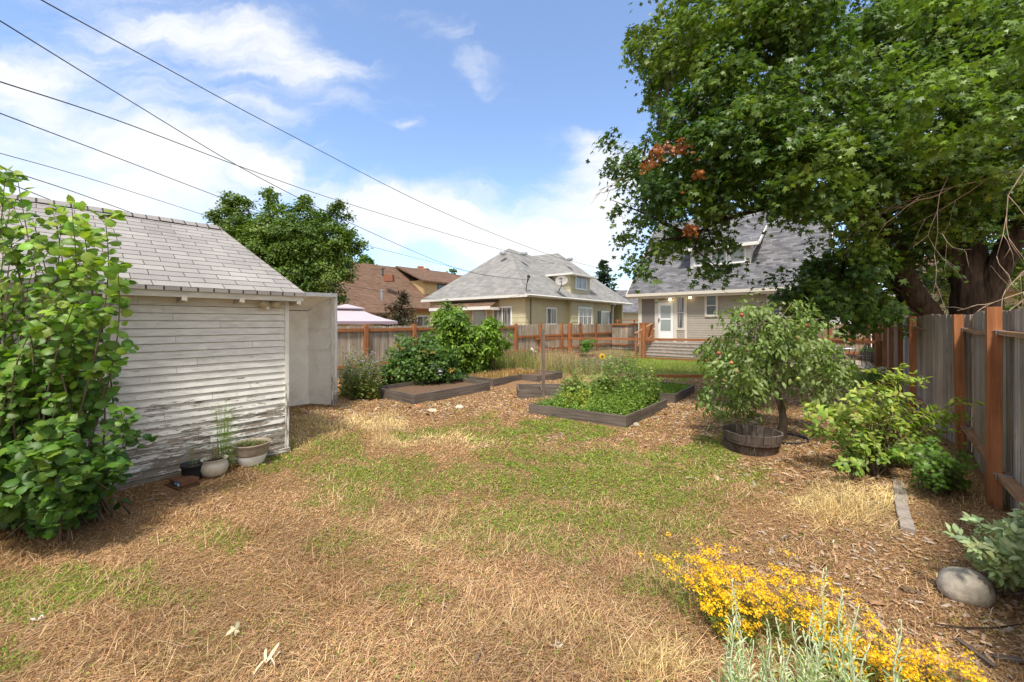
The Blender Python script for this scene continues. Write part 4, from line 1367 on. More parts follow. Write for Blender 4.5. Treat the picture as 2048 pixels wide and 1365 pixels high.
RF = [(1.0, 1.03), (3.4, 1.05), (5.95, 1.10), (8.3, 1.24), (10.8, .99), (13.2, 1.0), (15.6, 1.0), (18.0, 1.0), (20.4, 1.0), (22.8, 1.0), (25.0, 1.0)]


def right_fence():
    t = thing('right_fence', 'tall weathered picket fence with stained posts and bowed rails on the right', 'fence', W(1.1, 10))
    for i in range(len(RF) - 1):
        (b0, a0), (b1, a1) = RF[i], RF[i + 1]
        m = Mb(); p = W(a0 + .11, b0); q = W(a1 + .11, b1)
        bow = [0, .0, .03, .10, .02, 0, 0, 0, 0, 0][i]
        picket_run(m, q, p, -.03, 1.92, .14, dogear=False, jit=.006, dark=.34, wave=.012, sag=-bow)
        m.build('picket_panel', MT['picket'] if i < 6 else MT['picket_tan'], t)
        for z, w_ in ((1.70, .04), (.33, .05)):
            m = Mb(); n = 8; sg = [0, .02, .05, .13, .05, .01, 0, 0, 0, 0][i] if z > 1 else .03
            for k in range(n):
                f0, f1 = k / n, (k + 1) / n
                def pt(f):
                    bb = b0 + (b1 - b0) * f; aa = a0 + (a1 - a0) * f + .055
                    x = W(aa + sg * .35 * math.sin(PI * f), bb); x[2] = z - sg * .55 * math.sin(PI * f); return x
                A, B = pt(f0), pt(f1)
                m.beam(A, B + (B - A) * .004, .09, w_, (1, 1, 1))
            m.build('rail', MT['cedar_old'], t)
    for i, (b, a) in enumerate(RF):
        z = [1.95, 1.97, 1.95, 1.91, 1.91, 1.9, 1.9, 1.9, 1.9, 1.9, 1.9][i]
        p = W(a, b); w = .095
        po = post('post', p[0], p[1], w, -.02, z, AV, MT['cedar'], t, lean=(0, 0) if i != 3 else (-.03, .01))
        if i < 6:
            for zz in (1.70, .33):
                for sg in (1, -1):
                    m = Mb(); c = W(a + .055, b + sg * (w / 2 + .015)); m.obox(c + (-.05, -.05, zz + .018), (.10, 0, 0), (0, .10, 0), (0, 0, .006)); 
                    m.obox(W(a - .0, b + sg * (w / 2 + .012), zz - .03), W(.004, 0), W(0, .03 * sg), (0, 0, .055)); m.build('bracket', MT['metal'], po)
    # plank lying on the lower rail
    t2 = thing('back_fence', 'pale tan picket fence closing the yard behind the patio', 'fence', W(-1, 24.8))
    m = Mb(); picket_run(m, W(-3.6, 24.7), W(.9, 24.7), .04, 1.72, .14, dark=.25); m.build('picket_panel', MT['picket_tan'], t2)
    m = Mb(); m.pbox(-3.6, .9, 24.6, 24.66, .95, 1.05); m.pbox(-3.6, .9, 24.6, 24.66, .3, .4); m.build('rail', MT['cedar'], t2)
    for a in (-3.0, -.6, .8):
        m = Mb(); m.pbox(a, a + .1, 24.57, 24.67, 0, 1.76); m.build('post', MT['cedar'], t2)


right_fence()


# ================================================================== RAISED BEDS
def board(mb, p, q, z0, z1, th=.04):
    p = np.array(p[:2], float); q = np.array(q[:2], float); d = (q - p) / np.linalg.norm(q - p); n = np.array([-d[1], d[0]]) * th
    mb.obox((*p, z0), (*(q - p), 0), (*n, 0), (0, 0, z1 - z0), (1, 1, 1))


def bed(name_label, pts, z, fill, fz, group='raised garden beds', close=True, mat='bedwood', extra=None):
    pts = [np.array(p[:2], float) for p in pts]
    c = sum(pts) / len(pts)
    t = thing('raised_bed', name_label, 'garden bed', (*c, 0), group)
    n = len(pts)
    for i in range(n if close else n - 1):
        p, q = pts[i], pts[(i + 1) % n]
        d = (q - p) / np.linalg.norm(q - p)
        m = Mb(); board(m, p + d * (.042 if i % 2 else .0), q - d * (.0 if i % 2 else .0), -.02, z - .003 * (i % 2)); m.build('board', MT[mat], t)
    m = Mb(); m.poly([(*(p + (c - p) * .02), fz) for p in pts]); m.build('soil_fill', MT[fill], t)
    return t, c


def beds():
    bed('long raised bed of dark boards filled with bare soil, before the leafy shrubs', [W(-8.8, 5.25), W(-7.15, 5.25), W(-7.2, 7.7), W(-8.85, 7.7)], .23, 'mulchbed', .13)
    bed('L-shaped raised bed with dry straw filling, behind the bare soil bed', [W(-8.9, 8.25), W(-7.6, 8.25), W(-7.65, 9.6), W(-7.05, 9.6), W(-7.0, 10.9), W(-8.95, 10.9)], .2, 'mulchbed', .15)
    p = G(1036, 798)[:2]; q = G(1133, 797)[:2]
    t, c = bed('small open topped box bed with a cross board and a tall stake', [p, q, q + (.05, .95), p + (-.02, .95)], .2, 'mulchbed', .04)
    m = Mb(); s = p + (q - p) * .52; board(m, s, s + (0, .93), .05, .17, .03); m.build('divider', MT['bedwood'], t)
    s = thing('wooden_stake', 'tall weathered square stake standing in the small box bed', 'stake', (*(p + (q - p) * .52), 0))
    x = p + (q - p) * .52 + (0, -.05); m = Mb(); m.obox((x[0] - .035, x[1] - .035, 0), (.07, 0, 0), (0, .05, 0), (-.01, 0, 1.63), (1.25, 1.2, 1.2)); m.build('stake', MT['bedwood'], s)
    Lp, Fp, Rp = G(1057, 829)[:2], G(1252.5, 856)[:2], G(1334, 818)[:2]
    bed('large front raised bed overflowing with green weeds and tomatoes', [Lp, Fp, Rp, Lp + Rp - Fp], .2, 'soil', .12)
    bed('raised bed of short bright grass, right of the weedy bed', [W(-4.6, 9.05), W(-2.9, 9.08), W(-2.95, 10.8), W(-4.65, 10.8)], .2, 'soil', .14)
    # low lawn edging board
    t = thing('edging_board', 'low reddish brown edging board along the lawn behind the beds', 'board', G(1400, 760))
    m = Mb(); pts = [G(1288, 756), G(1400, 757), G(1560, 765), G(1790, 775)]
    for a, b in zip(pts[:-1], pts[1:]): board(m, a, b, 0, .11, .04)
    m.build('board', MT['cedar'], t)


beds()


# ================================================================== HALF BARREL, POTS, STONES
def half_barrel():
    c = np.array([(1503 - CX) / F * 5.62, 5.62, 0])
    t = thing('half_barrel', 'empty oval half barrel planter of grey staves on the dry grass', 'planter', c)
    n = 22; m = Mb()
    prof = [(0, .30), (.09, .335), (.18, .36), (.275, .378)]
    for k in range(n):
        a0, a1 = 2 * PI * k / n + .012, 2 * PI * (k + 1) / n - .012
        cc = random.uniform(.75, 1.1); top = random.uniform(-.008, .008)
        def pt(a, r, z): return (c[0] + math.cos(a) * r, c[1] + math.sin(a) * r * .97, z)
        for (z0, r0), (z1, r1) in zip(prof[:-1], prof[1:]):
            if z1 > .27: z1 += top
            if z0 > .27: z0 += top
            m.hexa([pt(a0, r0 - .026, z0), pt(a1, r0 - .026, z0), pt(a1, r0, z0), pt(a0, r0, z0), pt(a0, r1 - .026, z1), pt(a1, r1 - .026, z1), pt(a1, r1, z1), pt(a0, r1, z1)], (cc, cc, cc))
    m.build('staves', MT['barrel'], t)
    m = Mb(); m.lathe(c, [(.339, .118), (.346, .118), (.354, .158), (.347, .158)], 44, (.45, .38, .35)); m.build('hoop', MT['barrel'], t, True)
    m = Mb(); m.lathe(c, [(0.001, .03), (.30, .03)], 24); m.build('floor', MT['barrel'], t)


half_barrel()


def pot(name, label, c, prof, mat, soil_r=None, soil_z=None, sx=1.0, ang=0, extra=None):
    t = thing(name, label, 'pot', c)
    m = Mb(); m.lathe(c, prof, 28, sx=sx, ang=ang); m.build('body', mat, t, True)
    if soil_r:
        m = Mb(); m.lathe(c, [(.001, soil_z + .01), (soil_r, soil_z)], 20, sx=sx, ang=ang); m.build('soil', MT['soil'], t, True)
    return t


def pots():
    c = G(383, 960) + (0, .02, 0)
    pot('black_pot', 'small black plastic nursery pot against the shed wall', c, [(.001, .0), (.085, 0), (.105, .155), (.115, .16), (.115, .185), (.107, .185), (.095, .02)], MT['blackplastic'], .1, .15)
    c2 = G(420, 956) + (.0, .07, 0)
    t = pot('cream_urn', 'round bellied cream ceramic pot between the black pot and wide planter', c2, [(.001, 0), (.08, .0), (.125, .04), (.14, .10), (.132, .15), (.12, .175), (.13, .2), (.137, .205), (.125, .205), (.11, .17)], MT['ceramic'], .118, .17)
    c3 = G(489, 936) + (.0, .14, 0)
    t = pot('wide_planter', 'wide white bowl planter with tan banded rim by the shed', c3, [(.001, 0), (.12, 0), (.135, .02), (.165, .10), (.172, .13)], MT['vinyl'], .185, .24)
    m = Mb(); m.lathe(c3, [(.172, .13), (.185, .15), (.186, .17), (.198, .2), (.2, .24), (.215, .262), (.217, .275), (.2, .275), (.19, .24)], 28); m.build('rim', MT['tanband'], t, True)
    # flat carton
    c = G(357, 975)
    t = thing('carton', 'flat brown carton with a blue printed label, lying before the pots', 'box', c)
    d = norm(np.array([.62, -.3, 0])); e = np.array([-d[1], d[0], 0])
    m = Mb(); o = c - d * .13 + (0, 0, .03) - e * .02; m.obox(o, d * .23, e * .17, (0, 0, .045)); m.obox(o - (0, 0, .03) - d * .05 - e * .03, d * .30, e * .2, (0, 0, .02), (.7, .7, .7)); m.build('body', MT['rust'], t)
    m = Mb(); m.obox(o + d * .10 - e * .002, d * .115, -e * .002, (0, 0, .042)); lb = m.build('label', MT['blue'], t)
    m = Mb(); m.obox(o + d * .165 - e * .0045, d * .04, -e * .0015, (0, 0, .03)); m.obox(o + d * .11 - e * .0045 + (0, 0, .012), d * .035, -e * .0015, (0, 0, .008)); m.build('print', MT['vinyl'], lb)


pots()


def stones():
    def st(name, label, px, py, r, seed, mat='stone', col=(1, 1, 1), cat='stone', up=.6):
        p = G(px, py) + (0, r[1] * .8, r[2] * up - .01)
        m = Mb(); m.blob(p, r, seed, 28, .09, col, flat=.75)
        tag(m.build(name, MT[mat], loc=p - (0, 0, r[2] * up), smooth=True), label, cat)
    p0 = G(1965, 1205)
    st('boulder', 'large smooth beige boulder beside the grey-green sage plant', 1962, 1214, (.15, .12, .115), 11)
    st('pale_stone', 'pale rounded stone on the wood chips, nearer the large green bed', 918, 818, (.09, .07, .05), 5, col=(1.4, 1.4, 1.4))
    st('pale_stone', 'pale flat stone on the wood chips, nearest the bare soil bed', 864, 825, (.10, .06, .045), 6, col=(1.35, 1.3, 1.25))
    st('brick_piece', 'pinkish brick fragment at the corner of the bare soil bed', 836, 814, (.09, .05, .03), 7, 'brick', (1.6, 1.5, 1.4), 'brick')
    st('pale_stone', 'small grey stone against the front corner of the weedy bed', 1274, 853, (.06, .05, .04), 8)
    st('pebble', 'small tan pebble among the bark chips right of the yellow flowers', 1748, 1280, (.03, .025, .02), 9)
    # curb of short cement edging blocks
    pts = [(1816, 1068), (1812, 1046), (1806, 1026), (1800, 1006), (1798, 985), (1797, 965), (1798, 948), (1799, 932), (1801, 916)]
    lab = ['nearest the yellow flowers', 'second nearest', 'third nearest', 'fourth nearest', 'fifth nearest', 'sixth nearest', 'seventh nearest', 'eighth nearest']
    for i in range(5):
        a = G(*pts[i]); b = G(*pts[i + 1]); d = norm(b - a); e = np.array([-d[1], d[0], 0])
        L = np.linalg.norm(b - a) * .94
        m = Mb(); o = a - e * .045 + (random.gauss(0, .006), 0, -.01); m.obox(o, d * L, e * .09, (0, 0, .045 + random.random() * .015), (1, 1, 1))
        q = 'grey cement edging block set in the chips, ' + (lab[i] + ' to the camera' if i else lab[i])
        tag(m.build('edging_block', MT['conc'], loc=a), q, 'edging block', 'cement edging blocks')


stones()


# ================================================================== PATIO FURNITURE
def patio():
    c = P(1663, 645, 17.2); c[2] = .03
    t = thing('covered_grill', 'low rounded furniture under a grey cloth cover on the patio', 'covered furniture', c)
    m = Mb(); m.blob(c + (0, 0, .42), (.5, .4, .42), 21, 24, .06, flat=.98); m.build('cover', MT['cover'], t, True)
    c = P(1692, 645, 16.4); c[2] = .03
    t = thing('patio_table', 'round dark iron patio table behind the wire fence', 'table', c)
    m = Mb(); m.lathe(c, [(.001, .72), (.4, .72), (.41, .70), (.001, .70)], 24); m.build('table_top', MT['metal'], t)
    for k in range(4):
        a = k * PI / 2 + .5; m = Mb(); q = np.array([math.cos(a), math.sin(a), 0]); m.tube([c + q * .33 + (0, 0, .70), c + q * .2 + (0, 0, .35), c + q * .34], .013, 6); m.build('leg', MT['iron'], t)
    def chair(c, ang, label):
        t = thing('patio_chair', label, 'chair', c, 'iron patio chairs')
        f = np.array([math.cos(ang), math.sin(ang), 0]); s = np.array([-f[1], f[0], 0])
        m = Mb(); m.lathe(c, [(.001, .45), (.2, .45), (.21, .43), (.001, .43)], 18); m.build('seat', MT['iron'], t)
        for i, j in ((1, 1), (1, -1), (-1, 1), (-1, -1)):
            m = Mb(); m.tube([c + f * .15 * i + s * .15 * j + (0, 0, .44), c + f * .2 * i + s * .19 * j], .014, 6); m.build('leg', MT['iron'], t)
        m = Mb(); b = c - f * .2
        arc = [b + s * .19 * math.cos(x) + (0, 0, .5 + .38 * math.sin(x)) - f * .06 * math.sin(x) for x in np.linspace(0, PI, 13)]
        m.tube([b + s * .17 + (0, 0, .43)] + arc + [b - s * .17 + (0, 0, .43)], .014, 6)
        for x in (-.1, 0, .1): m.tube([b + s * x + (0, 0, .44), b + s * x * .3 - f * .03 + (0, 0, .66), b + s * x + (0, 0, .84) - f * .06], .008, 5)
        m.tube([b + s * .1 * math.cos(x) + (0, 0, .66 + .1 * math.sin(x)) - f * .03 for x in np.linspace(0, 2 * PI, 13)], .008, 5)
        m.build('backrest', MT['iron'], t)
    c1 = P(1716, 645, 16.0); c1[2] = .03
    chair(c1, 2.8, 'black iron patio chair with scrolled round back, right of the table')
    c1 = P(1676, 645, 15.9); c1[2] = .03
    chair(c1, .6, 'black iron patio chair between the covered furniture and table')
    c = P(1739, 645, 18.2); c[2] = .03
    t = thing('barrel_planter', 'dark barrel planter of bright green leaves near the patio corner', 'planter', c)
    m = Mb(); m.lathe(c, [(.001, 0), (.3, 0), (.34, .2), (.36, .42), (.33, .42), (.3, .36)], 20); m.build('barrel', MT['barrel'], t)
    n = 700; d = rdir(n); p = c + d * np.array([.33, .33, .16]) + (0, 0, .48)
    leaf_obj('foliage', L_OVAL, p, d + (0, 0, .8), np.full(n, .05), pal(n, [(.10, .26, .03), (.16, .34, .05)]), MT['leaf'], t)
    t = thing('garden_umbrella', 'folded red and white striped umbrella behind the back fence', 'umbrella', P(1768, 640, 20))
    p = P(1766, 645, 20)
    m = Mb(); m.tube([(p[0], p[1], 0), (p[0], p[1], 2.3)], .03, 6); m.build('pole', MT['metal'], t)
    m = Mb()
    for k in range(6): m.tube([p + (-.2 + k * .09, 0, -.1 + k * .09), p + (-.2 + (k + 1) * .09, 0, -.1 + (k + 1) * .09)], .07, 6, (1, 1, 1) if k % 2 else (1.6, 12, 12))
    m.build('fabric', MT['red'], t)


patio()


# ================================================================== OVERHEAD CABLES
def cables():
    data = [
        ('thickest overhead cable, highest, falling from the top left edge to the green house roof', [(20, -40, 6.1), (82, 0, 6.3), (320, 130, 9), (574, 267, 13), (879, 422, 20), (1090, 507, 30), (1195, 536, 36), (1300, 560, 44)], .011),
        ('dark overhead cable from the left edge ending at the green house service mast', [(-60, 5, 5.8), (0, 42, 6), (240, 190, 9), (499, 345, 12.5), (700, 446, 16.5), (880, 525, 21), (960, 549, 22.7), (1052, 560, 24.5)], .011),
        ('overhead cable crossing the dark one above the leafy tree', [(-60, 145, 6.3), (0, 164, 6.5), (240, 243, 9.5), (498, 340, 14), (703, 410, 19), (996, 498, 28), (1131, 533, 35), (1290, 566, 45)], .012),
        ('fourth overhead cable down, passing behind the leafy tree top', [(-60, 203, 8.3), (0, 227, 8.6), (240, 318, 13), (457, 401, 18), (600, 450, 22), (726, 489, 26), (858, 523, 32), (1010, 560, 44)], .013),
        ('thin overhead cable just above the shed ridge, ending at the tree', [(-60, 292, 9.8), (0, 307, 10), (200, 364, 14), (415, 433, 20), (520, 470, 24)], .01),
        ('thin cable dipping behind the shed roof, upper of two at far left', [(-40, 316, 9.7), (30, 345, 10), (150, 385, 12), (280, 432, 15)], .012),
        ('short thin cable behind the shed roof, lowest at far left', [(-40, 345, 9.8), (25, 370, 10), (110, 404, 12)], .012),
        ('drooping service wire between the lean-to and the green house eave', [(560, 541, 11), (658, 565, 14), (711, 574, 16), (863, 599, 20.5), (975, 603, 22.5), (1050, 588, 24.4)], .007),
    ]
    for lab, pts, r in data:
        p = [P(*q) for q in pts]
        n = 40; P3 = []; r = r * 1.05
        # smooth through the points
        t = np.linspace(0, len(p) - 1, n)
        for q in t:
            i = min(int(q), len(p) - 2); f = q - i
            p0, p1, p2, p3 = p[max(i - 1, 0)], p[i], p[i + 1], p[min(i + 2, len(p) - 1)]
            P3.append(.5 * ((2 * p1) + (-p0 + p2) * f + (2 * p0 - 5 * p1 + 4 * p2 - p3) * f * f + (-p0 + 3 * p1 - 3 * p2 + p3) * f ** 3))
        e_ = P3[0] - P3[1]; e_ = e_ / np.linalg.norm(e_)
        if pts[0][0] < 100: P3 = [P3[0] + e_ * 14 + (0, 0, .6), P3[0] + e_ * 6 + (0, 0, .12)] + P3
        m = Mb(); m.tube(P3, r, 6)
        tag(m.build('power_cable', MT['cable'], loc=P3[0]), lab, 'cable', 'overhead cables')


cables()


# ================================================================== TREES AND SHRUBS
def in_poly(x, y, poly):
    c = False; n = len(poly)
    for i in range(n):
        x0, y0 = poly[i]; x1, y1 = poly[(i + 1) % n]
        if (y0 > y) != (y1 > y) and x < (x1 - x0) * (y - y0) / (y1 - y0) + x0: c = not c
    return c


def edge_dist(x, y, poly):
    d = 1e9; n = len(poly)
    for i in range(n):
        a = np.array(poly[i], float); b = np.array(poly[(i + 1) % n], float); p = np.array([x, y])
        t = np.clip(np.dot(p - a, b - a) / max(np.dot(b - a, b - a), 1e-6), 0, 1)
        d = min(d, np.linalg.norm(p - a - t * (b - a)))
    return d


def fill_lobes(poly, step, yc, ythick, rmax, rg, rmin=.2, holes=()):
    """lobes filling a crown whose silhouette is poly; thicker in depth towards its middle"""
    xs = [p[0] for p in poly]; ys = [p[1] for p in poly]
    out = []
    y = min(ys)
    while y < max(ys):
        x = min(xs)
        while x < max(xs):
            px, py = x + rg.uniform(-.4, .4) * step, y + rg.uniform(-.4, .4) * step
            x += step
            if not in_poly(px, py, poly): continue
            e = edge_dist(px, py, poly)
            if e < step * .22: continue
            if any(((px - h[0]) / h[2]) ** 2 + ((py - h[1]) / h[3]) ** 2 < 1 for h in holes): continue
            base = yc(px, py) if callable(yc) else yc
            th = min(1, e / (step * 2.6)) * ythick
            k = 1 if th < rmax else 2
            for j in range(k):
                dd = rg.uniform(-1, 1) * th if k == 1 else (-1 if j == 0 else 1) * th * rg.uniform(.5, 1)
                Y = base + dd
                r = min(rmax, max(rmin, e / F * Y * 1.0)) * rg.uniform(.8, 1.1)
                p = P(px, py, Y)
                out.append((p[0], p[1], p[2], r))
        y += step
    return out


def curve_tube(mb, pts, rads, n=9, sub=5, wob=0.0, rg=rng):
    p = [np.array(q, float) for q in pts]
    out, rr = [], []
    for i in range(len(p) - 1):
        p0, p1, p2, p3 = p[max(i - 1, 0)], p[i], p[i + 1], p[min(i + 2, len(p) - 1)]
        for k in range(sub):
            f = k / sub
            q = .5 * ((2 * p1) + (-p0 + p2) * f + (2 * p0 - 5 * p1 + 4 * p2 - p3) * f * f + (-p0 + 3 * p1 - 3 * p2 + p3) * f ** 3)
            out.append(q + rg.normal(size=3) * wob * rads[i]); rr.append(rads[i] * (1 - f) + rads[i + 1] * f)
    out.append(p[-1]); rr.append(rads[-1])
    mb.tube(out, rr, n)
    return out


def maple():
    rg = np.random.default_rng(21)
    base = P(1945, 645, 8.7); base[2] = 0
    t = thing('maple_tree', 'huge broad-crowned maple with dark leaning trunks rising behind the right fence', 'tree', base)
    tr = Mb()
    L1 = curve_tube(tr, [base + (0, 0, -.1), P(1946, 660, 8.7), P(1940, 560, 8.7), P(1930, 430, 8.8), P(1922, 300, 8.9), P(1900, 120, 9), P(1880, -80, 9)], [.46, .37, .31, .27, .23, .17, .1], 12, wob=.05)
    L2 = curve_tube(tr, [P(1965, 640, 8.6), P(1985, 560, 8.4), P(2030, 470, 8.1), P(2110, 350, 7.8), P(2230, 120, 7.6)], [.25, .21, .19, .16, .08], 10, wob=.05)
    b3 = P(1895, 645, 8.8); b3[2] = 0
    L3 = curve_tube(tr, [b3, P(1862, 650, 8.8), P(1812, 575, 8.7), P(1778, 490, 8.6), P(1738, 420, 8.5), P(1690, 375, 8.4), P(1640, 310, 8.4), P(1598, 200, 8.5), P(1560, 120, 8.6), P(1530, 10, 8.7)], [.30, .27, .24, .22, .20, .16, .12, .10, .07, .03], 10, wob=.05)
    L4 = curve_tube(tr, [P(1925, 560, 8.75), P(1868, 450, 8.9), P(1832, 360, 9), P(1800, 230, 9.2), P(1740, 60, 9.4)], [.2, .2, .18, .13, .05], 10, wob=.05)
    L5 = curve_tube(tr, [P(1640, 310, 8.4), P(1540, 300, 8.1), P(1440, 330, 7.9), P(1330, 330, 8), P(1230, 330, 8.2)], [.11, .08, .06, .035, .012], 8, wob=.08)
    L6 = curve_tube(tr, [P(1690, 375, 8.4), P(1600, 400, 8.0), P(1480, 430, 7.7), P(1380, 470, 7.7)], [.09, .06, .04, .015], 8, wob=.08)
    L7 = curve_tube(tr, [P(1778, 490, 8.6), P(1700, 540, 8.2), P(1620, 580, 8.0)], [.07, .05, .02], 7, wob=.08)
    trunk = tr.build('trunk', MT['bark'], t, True)
    poly = [(1290, -60), (1285, 20), (1255, 60), (1225, 118), (1262, 165), (1292, 200), (1305, 262), (1255, 275), (1218, 250), (1212, 320), (1183, 350), (1195, 395), (1235, 425), (1238, 470), (1258, 548), (1300, 545), (1338, 490),
            (1385, 505), (1402, 560), (1470, 560), (1490, 500), (1488, 455), (1520, 430), (1575, 450), (1600, 500), (1545, 530), (1520, 590), (1580, 650), (1640, 650), (1700, 690), (1745, 648), (1835, 630), (1870, 560), (1905, 520), (1960, 470), (2060, 470), (2120, 400), (2120, -60)]
    holes = [(1690, 475, 30, 40), (1640, 460, 36, 26), (1597, 195, 16, 22), (1640, 60, 22, 18), (1500, 445, 40, 22), (1600, 180, 18, 16), (1545, 440, 30, 20)]
    def yc(px, py):
        y = 8.3 + .5 * math.sin(px / 90.) + .4 * math.sin(py / 70.)
        if py > 560: y += .4
        return y
    lobes = fill_lobes(poly, 57, yc, 1.45, .58, rg, .26, holes)
    lobes += fill_lobes([(1540, 545), (1600, 500), (1680, 520), (1740, 560), (1800, 600), (1850, 640), (1740, 655), (1690, 690), (1640, 655), (1570, 650), (1530, 600)], 40, 8.1, .9, .4, rg, .24)
    near = fill_lobes([(1760, -60), (1790, 60), (1740, 180), (1760, 300), (1850, 300), (1960, 300), (2100, 260), (2100, -60)], 80, 5.9, .5, .45, rg)
    near2 = fill_lobes([(1850, 430), (1960, 400), (2010, 440), (1960, 540), (1890, 560), (1840, 520)], 60, 7.3, .2, .3, rg)
    far_ = fill_lobes([(1350, -350), (2600, -350), (2700, 200), (2500, 480), (2125, 440), (2125, -62), (1350, -62)], 150, 9, 1.8, 1.1, rg)
    green = [(.060, .12, .018), (.086, .152, .02), (.038, .088, .022), (.125, .195, .024), (.07, .135, .03), (.16, .22, .03)]
    brightg = [(.17, .27, .03), (.125, .21, .028), (.09, .165, .028)]
    def leaves(nm, lb, per, cr, sz, pl, cp, mat='leaf_maple', tpl=L_MAPLE):
        Pp, Nn, S, C, T = lobes_to_leaves(lb, per, cr, None, sz, pl, rg, up=.55, squash=.8, clus_per=cp, shell=.45, droop=.6)
        return leaf_obj(nm, tpl, Pp, Nn, S, C, MT[mat], t, T, rg)
    lobes += fill_lobes([(1262, 470), (1340, 470), (1345, 500), (1325, 545), (1262, 548)], 34, 7.9, .4, .3, rg, .2)
    lobes += fill_lobes([(1388, 470), (1480, 460), (1490, 520), (1465, 562), (1405, 560)], 34, 7.8, .4, .32, rg, .22)
    limb = [(1862, 650), (1812, 575), (1778, 490), (1738, 420), (1700, 380)]
    def clear(l):
        px, py = CX + F * l[0] / l[1], HY - F * (l[2] - H) / l[1]
        if l[1] < 8.75 and 1885 < px < 2010 and 480 < py < 660: return False
        if l[1] < 8.8:
            for i in range(len(limb) - 1):
                a, b, p = np.array(limb[i], float), np.array(limb[i + 1], float), np.array([px, py])
                f = np.clip(np.dot(p - a, b - a) / np.dot(b - a, b - a), 0, 1)
                if np.linalg.norm(p - a - f * (b - a)) < 28: return False
        return True
    lobes = [l for l in lobes if clear(l)]
    leaves('crown', lobes, 40, .24, .08, green, 34)
    leaves('crown', fill_lobes([(1800, 400), (2200, 300), (2250, 640), (1860, 650)], 62, 10.6, .7, .7, rg, .4), 26, .28, .095, green, 34)
    leaves('crown', near, 40, .2, .075, brightg, 26)
    leaves('crown', near2, 26, .2, .07, green, 22)
    leaves('crown', far_, 9, .4, .11, green, 40)
    leaves('withered_leaves', [(*P(1325, 298, 6.9), .2), (*P(1292, 325, 6.9), .15), (*P(1368, 288, 6.9), .13), (*P(1395, 345, 6.9), .05), (*P(1378, 455, 7.1), .05)], 150, .11, .062, [(.36, .13, .05), (.26, .09, .04), (.42, .18, .07)], 16)
    # limbs reaching the leafy lobes
    pts = np.array(L1 + L2 + L3 + L4 + L5 + L6 + L7)
    m = Mb()
    for i, (x, y, z, r) in enumerate(lobes):
        if i % 2: continue
        c = np.array([x, y, z]); d = np.linalg.norm(pts - c, axis=1) + (pts[:, 2] > z) * 1.2
        j = int(np.argmin(d)); q = pts[j]
        if d[j] > 3.2: continue
        mid = (q + c) / 2 + rg.normal(size=3) * .12 + (0, 0, .1)
        m.tube([q, mid, c, c + (c - mid) * .4], [.028, .02, .012, .005], 5)
    m.build('limbs', MT['bark'], t, True)
    # grey dead twigs hanging on the right side
    m = Mb()
    def twig(p, d, L, r, depth):
        n = 5; q = [p]; dd = d.copy()
        for k in range(n):
            dd = norm(dd + rg.normal(size=3) * .16 + np.array([-.01, 0, -.035])); q.append(q[-1] + dd * L / n)
        m.tube(q, [r * (1 - .6 * k / n) for k in range(n + 1)], 5)
        if depth > 0:
            for k in range(2, n + 1, 1 if depth > 1 else 2):
                for _ in range(1):
                    nd = norm(dd + rg.normal(size=3) * .5); nd[1] *= .6
                    twig(q[k], norm(nd), L * rg.uniform(.3, .6), r * .55, depth - 1)
    for a, b, r in (((2120, 330, 6.2), (1830, 350, 6.5), .024), ((2060, 310, 6.2), (1900, 480, 6.3), .02), ((2150, 560, 5.4), (1900, 590, 5.8), .024), ((2130, 540, 5.6), (1990, 610, 5.4), .022), ((1900, 330, 7), (1830, 480, 6.4), .016), ((2150, 430, 5.8), (2010, 560, 5.6), .018)):
        m = Mb(); A, B = P(*a), P(*b); twig(A, norm(B - A), np.linalg.norm(B - A), r * .5, 2); m.build('dead_twig', MT['twig'], t, True)
    for a, b in (((1500, 330, 7.2), (1460, 400, 7.2)), ((1450, 310, 7.2), (1430, 365, 7.2)), ((1260, 350, 7.8), (1185, 395, 7.8)), ((1240, 375, 7.8), (1195, 400, 7.8))):
        m = Mb(); A, B = P(*a), P(*b); twig(A, norm(B - A), np.linalg.norm(B - A), .010, 1); m.build('dead_twig', MT['twig'], t, True)


maple()


def far_tree(name, label, poly, Y, step, thick, rmax, lsize, palette, per, clus, seed, trunk=None, cat='tree', tpl=L_TINY, cp=40, sprigs=()):
    rg = np.random.default_rng(seed)
    xs = [p[0] for p in poly]; cx = sum(xs) / len(xs)
    base = P(trunk or cx, 645, Y); base[2] = 0
    t = thing(name, label, cat, base)
    lobes = fill_lobes(poly, step, Y, thick, rmax, rg, rmax * .3)
    for a, b, n in sprigs:
        for k in range(n):
            f = k / max(n - 1, 1); p = P(a[0] * (1 - f) + b[0] * f, a[1] * (1 - f) + b[1] * f, Y); lobes.append((*p, rmax * (.2 - .12 * f)))
    Pp, Nn, S, C, T = lobes_to_leaves(lobes, per, clus, None, lsize, palette, rg, up=.7, squash=.85, clus_per=cp, shell=.5, droop=.25)
    leaf_obj('crown', tpl, Pp, Nn, S, C, MT['leaf'], t, T, rg)
    m = Mb(); r0 = rmax * .3
    zc = sum(l[2] for l in lobes) / len(lobes)
    c = np.array([base[0], base[1], zc])
    curve_tube(m, [base, base * .4 + c * .6, c], [r0, r0 * .8, r0 * .5], 8)
    for x, y, z, r in lobes[::3]:
        q = base * .35 + c * .65; m.tube([q, (q + np.array([x, y, z])) / 2 + (0, 0, .1), (x, y, z)], [r0 * .3, r0 * .18, r0 * .06], 5)
    m.build('trunk', MT['bark'], t, True)
    return t


